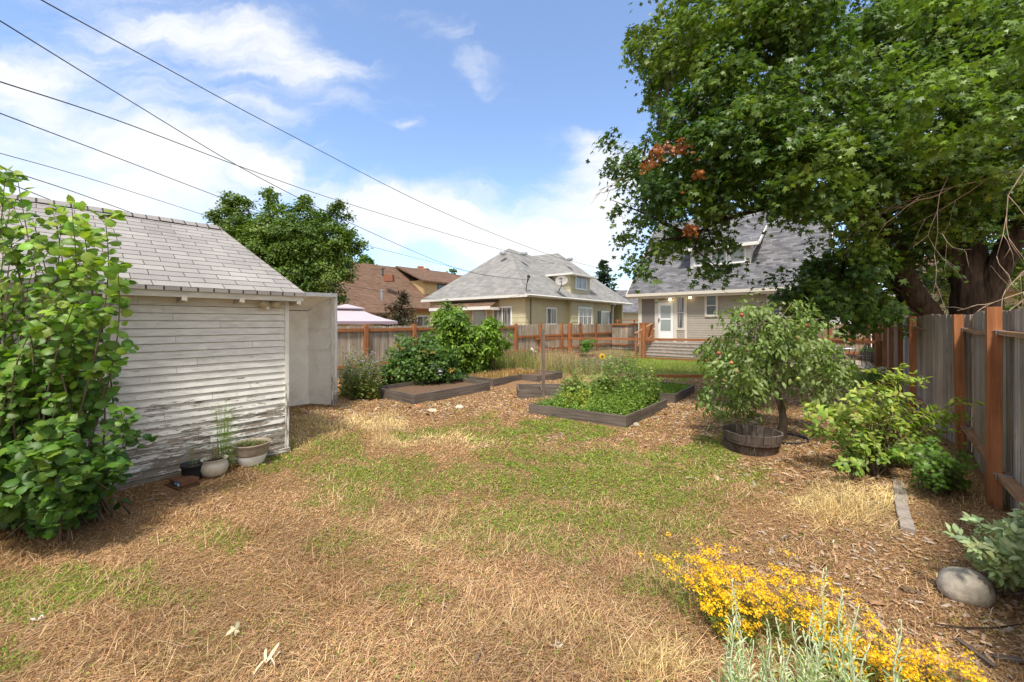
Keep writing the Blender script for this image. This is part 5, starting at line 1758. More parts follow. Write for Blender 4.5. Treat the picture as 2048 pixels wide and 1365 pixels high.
far_tree('deciduous_tree', 'dense mid green leafy tree with wispy top behind the white shed', [(418, 430), (445, 395), (480, 402), (500, 425), (530, 420), (560, 400), (585, 415), (620, 405), (650, 425), (690, 420), (715, 450), (722, 490), (712, 520), (700, 570), (690, 600), (640, 640), (560, 640), (480, 600), (430, 520)],
         24, 23, 1.8, .95, .105, [(.09, .16, .025), (.13, .21, .03), (.06, .12, .02), (.17, .23, .05)], 14, .42, 31, 570, sprigs=[((545, 415), (538, 382), 5), ((460, 420), (455, 390), 4), ((478, 400), (495, 405), 3), ((655, 430), (680, 408), 5), ((600, 420), (612, 398), 4), ((710, 500), (722, 485), 3)], cp=60)
far_tree('distant_tree', 'small tree top showing above the left end of the brown roof', [(716, 530), (722, 512), (735, 508), (745, 520), (742, 560), (718, 560)], 60, 9, .6, 1.0, .25, [(.10, .20, .03), (.15, .24, .04)], 14, .5, 32)
far_tree('distant_tree', 'small tree top showing above the right end of the brown roof', [(890, 552), (898, 540), (910, 537), (920, 550), (916, 570), (894, 570)], 62, 9, .6, 1.0, .25, [(.08, .15, .03), (.12, .19, .04)], 14, .5, 33)
far_tree('purple_leaf_bush', 'dark purplish bush between the mauve canopy and the green house', [(752, 640), (770, 612), (795, 600), (812, 598), (835, 620), (845, 650), (838, 700), (760, 700)], 23.5, 16, .9, .8, .08, [(.055, .05, .03), (.04, .055, .02), (.085, .05, .035)], 16, .3, 34, cat='bush', sprigs=[((805, 605), (807, 588), 4)])


def conifer():
    rg = np.random.default_rng(5)
    base = P(1207, 645, 52); base[2] = 0
    t = thing('conifer', 'dark ragged conifer top behind the green house roof', 'tree', base)
    z0, z1 = 2.0, H + (645 - 521) / F * 52
    m = Mb(); m.tube([base, base + (0, 0, z1)], [.25, .03], 7); m.build('trunk', MT['bark'], t)
    Pp = []; Nn = []; T = []
    for k in range(105):
        f = rg.random() ** .8; z = z0 + (z1 - z0) * f; a = rg.uniform(0, 2 * PI); L = ((1 - f) * 4.0 + .3) * rg.uniform(.5, 1.25)
        d = np.array([math.cos(a), math.sin(a), rg.uniform(-.25, .25)])
        n = int(14 + L * 14); s = rg.random((n, 1)) * L
        p = base + np.array([0, 0, z]) + d * s + rg.normal(size=(n, 3)) * .1
        Pp.append(p); Nn.append(rg.normal(size=(n, 3)) + (0, 0, 1)); T.append(np.tile(d, (n, 1)))
    Pp = np.concatenate(Pp); n = len(Pp)
    leaf_obj('crown', L_TINY, Pp, np.concatenate(Nn), rg.uniform(.14, .26, n), pal(n, [(.035, .065, .035), (.05, .085, .04)], rg), MT['leaf_soft'], t, np.concatenate(T), rg)


conifer()


def shoots(t, base, tips, rg, tpl, lsize, palette_top, palette_low, spread=.25, start=.25, gap=.07, side=3, side_len=.35, rad=.008, mat='leaf', stem_mat='bark_light', droop=.1, whorl=False, leaf_out=.8, zlo=0., zhi=2.5, basejit=.2):
    """stems from the base to each tip, with side twigs, leaves set along them"""
    m = Mb(); Pp, Nn, T, Zs = [], [], [], []
    def stem(a, b, r, st, depth):
        L = np.linalg.norm(b - a); n = max(4, int(L / .12))
        bow = rg.normal(size=3) * L * .06; bow[2] = abs(bow[2]) + L * droop
        q = [a * (1 - k / n) + b * (k / n) + bow * math.sin(PI * k / n) for k in range(n + 1)]
        m.tube(q, [r * (1 - .75 * k / n) for k in range(n + 1)], 5)
        nl = int(L * (1 - st) / gap) + 2
        for k in range(nl):
            f = st + (1 - st) * (k + rg.random() * .4) / nl
            i = min(int(f * n), n - 1); g = f * n - i; p = q[i] * (1 - g) + q[i + 1] * g
            ax = norm(q[i + 1] - q[i]); ang = k * 2.4 + rg.random() * .6
            s = norm(np.cross(ax, [.1, .2, 1])); u2 = np.cross(s, ax)
            d = s * math.cos(ang) + u2 * math.sin(ang)
            for w in range(1 if not whorl else 2):
                dd = d if w == 0 else -d
                tip = norm(dd * leaf_out + ax * .55 + (0, 0, .1) + rg.normal(size=3) * .2)
                Pp.append(p + tip * lsize * 1.05); T.append(tip); Nn.append(np.array([0, -.35, .62]) + norm((p - base) * (1, 1, 0) + (0, -.1, 0)) * .55 + ax * .1 + rg.normal(size=3) * .38); Zs.append(p[2])
        for k in range(4):
            tip = norm(ax + rg.normal(size=3) * .6); Pp.append(q[-1] + tip * lsize); T.append(tip); Nn.append(rg.normal(size=3) * .5 + (0, 0, .8)); Zs.append(q[-1][2] + .1)
        if depth:
            for k in range(side):
                i = rg.integers(max(1, int(n * st)), n + 1); d = norm(norm(b - a) * .7 + rg.normal(size=3) * .7); d[2] = abs(d[2]) * .6
                stem(q[i], q[i] + d * side_len * rg.uniform(.5, 1.1), r * .5, .15, depth - 1)
    for tp in tips:
        b0 = base + np.array([rg.normal() * basejit, rg.normal() * basejit * .6, 0])
        stem(b0, np.array(tp, float), rad, start, 1)
    Pp, Nn, T, Zs = map(np.array, (Pp, Nn, T, Zs))
    n = len(Pp)
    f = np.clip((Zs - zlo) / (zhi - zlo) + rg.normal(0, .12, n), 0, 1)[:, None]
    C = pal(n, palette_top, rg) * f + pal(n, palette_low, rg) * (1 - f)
    m.build('stems', MT[stem_mat], t, True)
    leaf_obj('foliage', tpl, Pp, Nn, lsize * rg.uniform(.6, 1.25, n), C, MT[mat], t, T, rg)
    return n


def tips_from(poly, n, Y, dy, rg):
    out = []
    xs = [p[0] for p in poly]; ys = [p[1] for p in poly]
    while len(out) < n:
        px, py = rg.uniform(min(xs), max(xs)), rg.uniform(min(ys), max(ys))
        if in_poly(px, py, poly): out.append(P(px, py, Y + rg.uniform(-dy, dy)))
    return out


def left_bush():
    rg = np.random.default_rng(3)
    base = np.array([-4.15, 3.55, 0])
    t = thing('hazel_bush', 'tall leafy bush with broad bright green leaves against the shed on the left', 'bush', base)
    edge = [(18, 335), (42, 352), (-15, 340), (112, 412), (150, 405), (72, 432), (180, 432), (226, 426), (205, 470), (252, 525), (262, 560), (275, 690), (258, 815), (245, 845), (215, 890), (238, 905), (255, 925), (200, 945), (30, 400), (128, 440), (200, 520), (90, 480)]
    tips = [P(x - (16 if x > 170 else 6), y + 8, 3.35 + rg.uniform(-.25, .35)) for x, y in edge]
    tips += tips_from([(-150, 420), (10, 400), (60, 460), (165, 460), (205, 560), (165, 690), (180, 830), (180, 920), (-150, 960)], 58, 3.4, .4, rg)
    tips += tips_from([(-80, 880), (120, 880), (205, 930), (175, 985), (130, 1010), (40, 1030), (-80, 1020)], 34, 3.2, .25, rg)
    tips += tips_from([(-80, 900), (100, 900), (190, 940), (185, 1000), (120, 1045), (-80, 1050)], 40, 3.05, .2, rg)
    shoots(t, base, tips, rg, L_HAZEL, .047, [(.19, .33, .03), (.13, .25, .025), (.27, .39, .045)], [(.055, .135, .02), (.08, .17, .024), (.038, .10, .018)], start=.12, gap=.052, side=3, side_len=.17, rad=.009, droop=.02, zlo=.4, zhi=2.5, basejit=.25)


left_bush()


def right_shrubs():
    rg = np.random.default_rng(4)
    base = G(1745, 952)
    t = thing('yellow_green_shrub', 'many stemmed shrub with pale yellow-green leaves in front of the apple tree and fence', 'shrub', base)
    tl = [(1805, 735), (1795, 760), (1760, 775), (1700, 795), (1655, 830), (1618, 840), (1722, 812), (1785, 812), (1850, 832), (1900, 812), (1908, 838), (1872, 868), (1800, 850), (1690, 880), (1660, 862), (1720, 900), (1780, 895), (1835, 900), (1698, 935), (1760, 862), (1640, 872), (1740, 835), (1815, 800), (1770, 790), (1690, 835), (1830, 870), (1875, 835), (1705, 915), (1725, 865), (1800, 905)]
    tips = [P(x, y, 4.7 + rg.uniform(-.4, .4)) for x, y in tl]
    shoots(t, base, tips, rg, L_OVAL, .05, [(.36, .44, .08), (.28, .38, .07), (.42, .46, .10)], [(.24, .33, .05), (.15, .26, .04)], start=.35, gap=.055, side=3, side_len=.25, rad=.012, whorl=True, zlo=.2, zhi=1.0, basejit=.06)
    base = G(1885, 985)
    t = thing('green_bush', 'low dark green bush with lobed leaves at the foot of the right fence', 'bush', base)
    shoots(t, base, tips_from([(1830, 900), (1870, 880), (1930, 885), (1945, 930), (1930, 975), (1860, 975), (1830, 940)], 30, 4.1, .2, rg), rg, L_LOBED, .04, [(.14, .25, .035), (.10, .19, .03)], [(.07, .14, .02)], start=.2, gap=.04, side=3, side_len=.14, rad=.005, zlo=.0, zhi=.5, basejit=.1)
    # grey green sage
    base = np.array([3.42, 2.62, 0])
    t = thing('sage_plant', 'grey-green woolly leaved sage plant at the right edge beside the boulder', 'plant', base)
    tips = tips_from([(1925, 1050), (1960, 1030), (2010, 1035), (2080, 1010), (2250, 1050), (2200, 1200), (2060, 1230), (2010, 1170), (1935, 1120), (1915, 1080)], 60, 2.62, .2, rg)
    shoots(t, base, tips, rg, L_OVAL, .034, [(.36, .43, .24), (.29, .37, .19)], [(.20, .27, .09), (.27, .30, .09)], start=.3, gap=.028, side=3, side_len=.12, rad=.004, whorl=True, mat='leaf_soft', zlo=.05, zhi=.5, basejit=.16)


right_shrubs()


def apple_tree():
    rg = np.random.default_rng(9)
    base = G(1562, 880)
    t = thing('apple_tree', 'small round crowned apple tree with a few ripening apples behind the half barrel', 'tree', base)
    m = Mb()
    Y = base[1]
    tr = curve_tube(m, [base, P(1566, 840, Y), P(1556, 790, Y), P(1553, 740, Y), P(1545, 690, Y), P(1540, 640, Y)], [.075, .055, .045, .04, .03, .015], 9, wob=.06)
    poly = [(1438, 610), (1480, 592), (1530, 582), (1580, 592), (1615, 582), (1640, 625), (1668, 665), (1695, 715), (1710, 755), (1698, 800), (1668, 848), (1640, 838), (1600, 795), (1590, 760), (1560, 765), (1545, 790), (1535, 828), (1490, 836), (1450, 848), (1402, 838), (1388, 770), (1383, 720), (1372, 700), (1405, 675), (1425, 640)]
    lobes = fill_lobes(poly, 34, Y, .95, .30, rg, .13)
    Pp, Nn, S, C, T = lobes_to_leaves(lobes, 98, .13, None, .047, [(.16, .235, .05), (.20, .28, .07), (.10, .165, .035), (.32, .38, .17)], rg, up=.35, squash=.9, clus_per=17, shell=.4, droop=.8)
    T[:, 2] -= .8
    leaf_obj('crown', L_OVAL, Pp, Nn, S, C, MT['leaf'], t, T, rg)
    P3 = np.array(tr)
    for i, (x, y, z, r) in enumerate(lobes):
        c = np.array([x, y, z]); q = P3[rg.integers(len(P3) // 2, len(P3))]
        mid = (q + c) / 2 + (0, 0, .12) + rg.normal(size=3) * .04
        m.tube([q, mid, c], [.014, .009, .004], 5)
    m.build('trunk', MT['bark_light'], t, True)
    for px, py, d, col in ((1492, 630, -.9, (.5, .12, .06)), (1498, 703, -1.0, (.5, .08, .05)), (1471, 728, -.95, (.62, .30, .12)), (1482, 744, -1.05, (.62, .50, .22)), (1456, 762, -.8, (.6, .26, .12)), (1445, 708, -.7, (.5, .14, .06)), (1625, 651, -.7, (.65, .25, .12)), (1606, 676, -.8, (.55, .5, .15)),
                           (1607, 760, -.9, (.42, .48, .10)), (1664, 777, -.4, (.40, .45, .10)), (1624, 816, -.7, (.60, .42, .14)), (1700, 803, -.3, (.38, .5, .08))):
        p = P(px, py, Y + d); m = Mb(); m.blob(p + (0, .1, 0), (.029, .029, .028), px, 12, .03, tuple(c * .7 for c in col))
        o = m.build('apple', MT['apple'], t, True)
    # ring of dark lawn edging round the trunk
    r = thing('edging_ring', 'dark plastic edging ring with mulch around the apple trunk', 'edging ring', base)
    m = Mb(); m.lathe(base, [(.30, -.01), (.305, .05), (.315, .05), (.31, -.01)], 30, sx=1.15); m.build('ring', MT['blackplastic'], r)
    m = Mb(); m.lathe(base, [(.001, .03), (.2, .025), (.3, .012)], 24, sx=1.15); m.build('mulch', MT['mulchbed'], r, True)


apple_tree()


def garden_shrubs():
    def lobebush(name, label, cat, poly, Y, step, thick, rmax, lsize, palette, per, clus, seed, tpl, cp=22, droop=.4, up=.6, accents=None, py_base=None):
        rg = np.random.default_rng(seed)
        cx = sum(p[0] for p in poly) / len(poly)
        base = P(cx, 645, Y); base[2] = 0
        t = thing(name, label, cat, base)
        lobes = fill_lobes(poly, step, Y, thick, rmax, rg, rmax * .4)
        Pp, Nn, S, C, T = lobes_to_leaves(lobes, per * 3, clus, None, lsize, palette, rg, up=up, squash=.85, clus_per=cp, shell=.5, droop=droop)
        leaf_obj('foliage', tpl, Pp, Nn, S, C, MT['leaf'], t, T, rg)
        m = Mb()
        for x, y, z, r in lobes[::2]:
            b = base + (rg.normal() * .12, rg.normal() * .12, 0); m.tube([b, (b + np.array([x, y, z])) / 2 + (0, 0, .1), (x, y, z)], [.014, .01, .004], 5)
        m.build('stems', MT['bark_light'], t, True)
        if accents:
            for nm, pts, r, pl, mt in accents:
                for a, b in pts:
                    Pp, Nn, S, C, T = lobes_to_leaves([(*P(a, b, Y - thick * .9), r)], 260, .06, None, .04, pl, rg, clus_per=14)
                    leaf_obj(nm, L_TINY, Pp, Nn, S, C, MT[mt], t, T, rg)
        return t
    lobebush('peony_shrub', 'spreading dark green shrub with orange tinted tips behind the bare soil bed', 'shrub',
             [(756, 782), (760, 735), (774, 700), (795, 674), (835, 662), (878, 670), (910, 688), (932, 740), (940, 768), (890, 772), (850, 775), (800, 788)], 11.3, 22, .7, .42, .075,
             [(.08, .15, .03), (.11, .19, .035), (.055, .115, .03)], 45, .2, 41, L_LOBED,
             accents=[('tinted_tip', [(800, 693), (848, 698), (862, 700), (800, 738), (905, 738), (840, 715)], .11, [(.35, .22, .05), (.28, .28, .06)], 'leaf'), ('purple_flower', [(868, 730), (880, 742), (822, 748)], .07, [(.45, .36, .60), (.6, .55, .7)], 'petal')])
    lobebush('tall_green_shrub', 'tallest bright green garden shrub, before the green house door', 'shrub',
             [(840, 700), (862, 680), (862, 635), (878, 600), (905, 592), (932, 612), (945, 650), (968, 665), (972, 700), (980, 742), (940, 757), (900, 752), (865, 745)], 13.0, 22, .8, .45, .08,
             [(.15, .25, .03), (.20, .31, .035), (.10, .18, .025)], 40, .2, 42, L_OVAL)
    lobebush('leaning_shrub', 'yellow-green shrub with shoots leaning right beside the tallest shrub', 'shrub',
             [(942, 710), (938, 655), (962, 645), (972, 620), (995, 628), (1008, 655), (1030, 650), (1018, 695), (998, 715), (995, 742), (958, 745)], 13.3, 17, .5, .30, .075,
             [(.20, .32, .035), (.15, .28, .03)], 45, .17, 43, L_OVAL)
    lobebush('climbing_plant', 'thin green climber on the left fence between two posts', 'plant', [(838, 660), (850, 655), (858, 690), (856, 720), (842, 720)], 14.0, 14, .1, .15, .06, [(.13, .24, .03)], 60, .12, 44, L_OVAL)
    lobebush('white_flower_shrub', 'small dark shrub with white flowers against the wire fence rail', 'shrub', [(1050, 745), (1052, 715), (1060, 690), (1075, 688), (1085, 715), (1085, 745)], 17.5, 15, .3, .25, .05, [(.06, .15, .025)], 60, .15, 45, L_OVAL,
             accents=[('white_flower', [(1062, 697), (1068, 702)], .06, [(.8, .8, .78)], 'petal')])
    lobebush('sapling', 'small leafy plant behind the wire fence, left of the side gate', 'plant', [(1158, 690), (1165, 675), (1185, 672), (1192, 690), (1180, 715), (1162, 715)], 20.5, 12, .3, .25, .07, [(.12, .24, .03), (.08, .18, .03)], 50, .15, 46, L_OVAL)
    lobebush('yarrow_clump', 'dark green clump with flat white flower heads at the patio edge', 'plant', [(1715, 765), (1722, 740), (1745, 728), (1772, 735), (1785, 760), (1775, 775), (1730, 775)], 11.6, 16, .4, .25, .05, [(.06, .14, .035), (.09, .17, .04)], 60, .14, 47, L_SLIM,
             accents=[('flower_head', [(1722, 742), (1730, 738), (1740, 733), (1762, 737), (1772, 742)], .05, [(.65, .6, .52)], 'petal')])


garden_shrubs()


def stalk_patch(name, label, cat, where, n, hh, seed, stem_col, leaf=None, tip=None, lean=.15, w=.006, group=None, loc=None, kind=None, stems_as='stems'):
    """upright stalks; leaf=(tpl,count,size,palette), tip=(tpl,count,size,palette,length)"""
    rg = np.random.default_rng(seed)
    B = np.array([where(rg) for _ in range(n)]); B[:, 2] = hgt(B[:, 0], B[:, 1]) if B[:, 2].max() == 0 else B[:, 2]
    hts = rg.uniform(hh[0], hh[1], n) if not callable(hh) else np.array([hh(b, rg) for b in B])
    head = rg.uniform(0, 2 * PI, n); el = R(90) - np.abs(rg.normal(0, lean, n)); cv = np.abs(rg.normal(0, lean * .8, n))
    c = loc if loc is not None else B.mean(axis=0) * (1, 1, 0)
    t = thing(name, label, cat, c, group) if kind is None else tag(thing(name, label, cat, c, group), kind=kind)
    v, tr, col = np_blades(B, head, el, hts, np.full(n, w), cv, pal(n, stem_col, rg))
    np_mesh(stems_as, v, tr, col, MT['leaf'], t)
    d = np.stack([np.cos(head), np.sin(head), np.zeros(n)], 1)
    up = np.array([0, 0, 1.])
    mid = B + (d * np.cos(el)[:, None] + up * np.sin(el)[:, None]) * hts[:, None] * .55
    e2 = el - cv; tipv = mid + (d * np.cos(e2)[:, None] + up * np.sin(e2)[:, None]) * hts[:, None] * .45
    def along(f):
        f = f[:, None]
        return np.where(f < .55, B[idx] + (mid[idx] - B[idx]) * f / .55, mid[idx] + (tipv[idx] - mid[idx]) * (f - .55) / .45)
    if leaf:
        tpl, cnt, sz, pl = leaf; idx = np.repeat(np.arange(n), cnt); N_ = len(idx)
        f = rg.uniform(.05, .95, N_); p = along(f); a = rg.uniform(0, 2 * PI, N_)
        td = np.stack([np.cos(a), np.sin(a), rg.uniform(.1, .9, N_)], 1); td = norm(td)
        s = sz * rg.uniform(.5, 1.2, N_) * (1.15 - f * .6)
        leaf_obj('foliage', tpl, p + td * s[:, None], np.array([0, 0, 1.]) + rg.normal(size=(N_, 3)) * .4, s, pal(N_, pl, rg), MT['leaf'], t, td, rg)
    if tip:
        tpl, cnt, sz, pl, ln = tip; idx = np.repeat(np.arange(n), cnt); N_ = len(idx)
        f = 1 - rg.random(N_) * ln; p = along(f) + rg.normal(size=(N_, 3)) * sz * .6
        leaf_obj('flowers', tpl, p, rg.normal(size=(N_, 3)) + (0, 0, .7), sz * rg.uniform(.6, 1.2, N_), pal(N_, pl, rg), MT['petal'], t, None, rg)
    return t


def px_area(poly_ground):
    """random ground point inside a polygon given by its ground pixels"""
    w = [G(*p)[:2] for p in poly_ground]
    xs = [p[0] for p in w]; ys = [p[1] for p in w]
    def f(rg):
        while True:
            x, y = rg.uniform(min(xs), max(xs)), rg.uniform(min(ys), max(ys))
            if in_poly(x, y, [tuple(q) for q in w]): return (x, y, 0)
    return f


def wpoly(w, z=0.):
    xs = [p[0] for p in w]; ys = [p[1] for p in w]
    def f(rg):
        while True:
            x, y = rg.uniform(min(xs), max(xs)), rg.uniform(min(ys), max(ys))
            if in_poly(x, y, [(q[0], q[1]) for q in w]): return (x, y, z)
    return f


def plantings():
    # purple flowered stalks next to the lean-to
    stalk_patch('purple_flower_clump', 'tall clump of pale purple flower stalks between the lean-to and the soil bed', 'plant', px_area([(675, 800), (757, 803), (757, 778), (690, 776)]), 170, (.5, 1.25), 51, [(.13, .18, .05), (.25, .20, .08)],
                (L_OVAL, 30, .055, [(.11, .17, .03), (.15, .21, .04), (.24, .20, .05), (.12, .15, .04)]), (L_TINY, 12, .016, [(.38, .32, .52), (.5, .44, .6), (.3, .3, .3)], .3), lean=.16)
    # grasses by the wire fence
    stalk_patch('tall_grass_clump', 'wild tall grass with reddish seed heads right of the leaning shrub', 'grass clump', px_area([(965, 752), (1075, 747), (1060, 732), (980, 735)]), 1500, (.4, .95), 52, [(.27, .30, .09), (.42, .36, .16), (.20, .26, .07)],
                None, (L_TINY, 3, .018, [(.28, .16, .13), (.33, .24, .12)], .25), lean=.22, w=.012)
    stalk_patch('dry_grass_clump', 'pale dry grass with pinkish heads around the heavy wire fence post', 'grass clump', px_area([(1060, 745), (1150, 745), (1150, 722), (1080, 722)]), 1300, (.3, .75), 53, [(.52, .42, .20), (.36, .34, .12)],
                None, (L_TINY, 3, .018, [(.40, .25, .18)], .25), lean=.25, w=.012)
    stalk_patch('catmint_clump', 'bushy catmint with pinkish purple spikes before the wire fence', 'plant', px_area([(1085, 752), (1240, 752), (1270, 735), (1240, 722), (1110, 730)]), 900, (.3, .62), 54, [(.16, .20, .08), (.26, .24, .12)],
                (L_TINY, 9, .028, [(.20, .24, .09), (.28, .30, .13), (.15, .20, .06)]), (L_TINY, 4, .018, [(.50, .30, .34), (.44, .30, .34), (.38, .28, .2)], .3), lean=.3, w=.010)
    # sunflower
    c = G(1203, 765); c[2] = 0
    t = thing('sunflower', 'single yellow sunflower above the catmint', 'flower', c)
    m = Mb(); m.tube([c, c + (.02, 0, .75)], .008, 5, (.4, .8, .3)); m.build('stem', MT['leaf'], t)
    k = 26; a = np.linspace(0, 2 * PI, k, False); p = c + np.array([.02, -.02, .78]) + np.stack([np.cos(a) * .06, np.zeros(k), np.sin(a) * .06], 1)
    leaf_obj('petals', L_SLIM, p, np.tile([0, -1., .3], (k, 1)), np.full(k, .045), pal(k, [(.8, .48, .02)]), MT['petal'], t, np.stack([np.cos(a), np.zeros(k), np.sin(a)], 1))
    m = Mb(); m.blob(c + (.02, -.03, .78), (.035, .015, .035), 2, 10, .02); m.build('flower_centre', MT['soil'], t)
    # weedy bed
    Lp, Fp, Rp = G(1057, 829)[:2], G(1252.5, 856)[:2], G(1334, 818)[:2]; Kp = Lp + Rp - Fp
    c = (Lp + Rp) / 2
    sh = [tuple(c + (q - c) * .93) for q in (Lp, Fp, Rp, Kp)]
    def hh(b, rg):
        d1 = (Rp - Fp) / np.linalg.norm(Rp - Fp); s = np.dot(b[:2] - Fp, d1)     # distance back from the front board
        return (.13 + .22 * min(max(s, 0), 1.4)) * rg.uniform(.5, 1.5)
    stalk_patch('bed_weeds', 'lush low green weeds filling the large front bed', 'weeds', wpoly(sh, .12), 1500, hh, 55, [(.13, .25, .04), (.18, .30, .05)],
                (L_OVAL, 9, .034, [(.17, .27, .03), (.23, .34, .05), (.11, .19, .03), (.30, .38, .09)]), None, lean=.3, w=.006)
    def tm(name, label, px, py, n, h, seed, pl, sz=.05):
        b = G(px, py); b[2] = .12
        stalk_patch(name, label, 'plant', lambda rg: (b[0] + rg.normal() * .16, b[1] + rg.normal() * .16, .12), n, h, seed, [(.16, .26, .06)], (L_LOBED, 60, sz * 1.5, pl), None, lean=.22, w=.014, loc=(b[0], b[1], .12))
    pg = [(.22, .31, .07), (.28, .36, .10), (.15, .23, .05)]
    tm('tomato_plant', 'tall leggy pale green plant at the back right of the weedy bed', 1262, 812, 12, (.8, 1.25), 56, pg)
    tm('tomato_plant', 'drooping leafy plant at the right corner of the weedy bed', 1292, 822, 8, (.55, 1.0), 57, pg)
    tm('tomato_plant', 'leafy plant in the middle of the weedy bed', 1215, 815, 13, (.5, .95), 58, pg)
    tm('tomato_plant', 'bushy plant at the left back of the weedy bed', 1150, 815, 13, (.4, .75), 59, pg)
    tm('yellowing_plant', 'plant with yellow leaves in the front left of the weedy bed', 1150, 828, 9, (.22, .42), 60, [(.55, .50, .06), (.42, .42, .07), (.20, .30, .05)], .035)
    tm('yellowing_plant', 'small plant with yellow leaves near the back of the weedy bed, right', 1283, 800, 4, (.6, .75), 61, [(.5, .5, .07), (.2, .3, .05)], .04)
    # short grass bed
    q = [tuple(W(a, b)[:2]) for a, b in ((-4.5, 9.15), (-3.0, 9.15), (-3.0, 10.7), (-4.5, 10.7))]
    stalk_patch('bed_grass', 'short bright green grass filling the right raised bed', 'grass', wpoly(q, .14), 3500, (.06, .15), 62, [(.17, .28, .03), (.24, .36, .05)], None, None, lean=.35, w=.010)
    q = [tuple(W(a, b)[:2]) for a, b in ((-8.8, 8.4), (-7.7, 8.4), (-7.7, 10.7), (-8.8, 10.7))]
    stalk_patch('bed_straw', 'orange-tan dry straw filling the L-shaped bed', 'straw', wpoly(q, .15), 2200, (.08, .2), 63, [(.48, .31, .12), (.40, .25, .10)], None, None, lean=1.0, w=.012)
    # weeds in the pots
    c = G(420, 950) + (0.03, .1, .15)
    stalk_patch('feathery_weed', 'tall bright green feathery weed growing beside the cream pot', 'weed', lambda rg: (c[0] + .06 + rg.normal() * .04, c[1] + .03 + rg.normal() * .04, .05), 26, (.35, .98), 64, [(.22, .34, .05)], (L_SLIM, 34, .022, [(.24, .38, .05), (.17, .30, .04)]), None, lean=.09, w=.006, loc=(c[0], c[1], 0))
    c1 = G(383, 960)
    stalk_patch('thin_weed', 'thin upright weed rising from the black nursery pot', 'weed', lambda rg: (c1[0] + rg.normal() * .02, c1[1] + .02 + rg.normal() * .02, .15), 6, (.15, .45), 65, [(.22, .30, .06)], (L_SLIM, 14, .014, [(.22, .30, .06), (.3, .25, .1)]), None, lean=.1, w=.004, loc=(c1[0], c1[1], .15))
    stalk_patch('dry_sprigs', 'dry brown sprigs standing in the cream pot', 'dead plant', lambda rg: (c[0] - .02 + rg.normal() * .04, c[1] - .04 + rg.normal() * .03, .17), 40, (.12, .3), 66, [(.30, .24, .16)], (L_TINY, 5, .012, [(.35, .28, .18)]), None, lean=.3, w=.004, loc=(c[0], c[1], .17))
    c3 = G(489, 936) + (0, .14, 0)
    stalk_patch('planter_seedlings', 'small green seedlings along the rim of the wide planter', 'seedlings', lambda rg: (c3[0] + rg.normal() * .09, c3[1] + rg.normal() * .06, .24), 60, (.03, .10), 67, [(.2, .28, .06)], (L_OVAL, 6, .014, [(.15, .24, .05), (.2, .2, .06)]), None, lean=.4, w=.004, loc=(c3[0], c3[1], .24))


plantings()


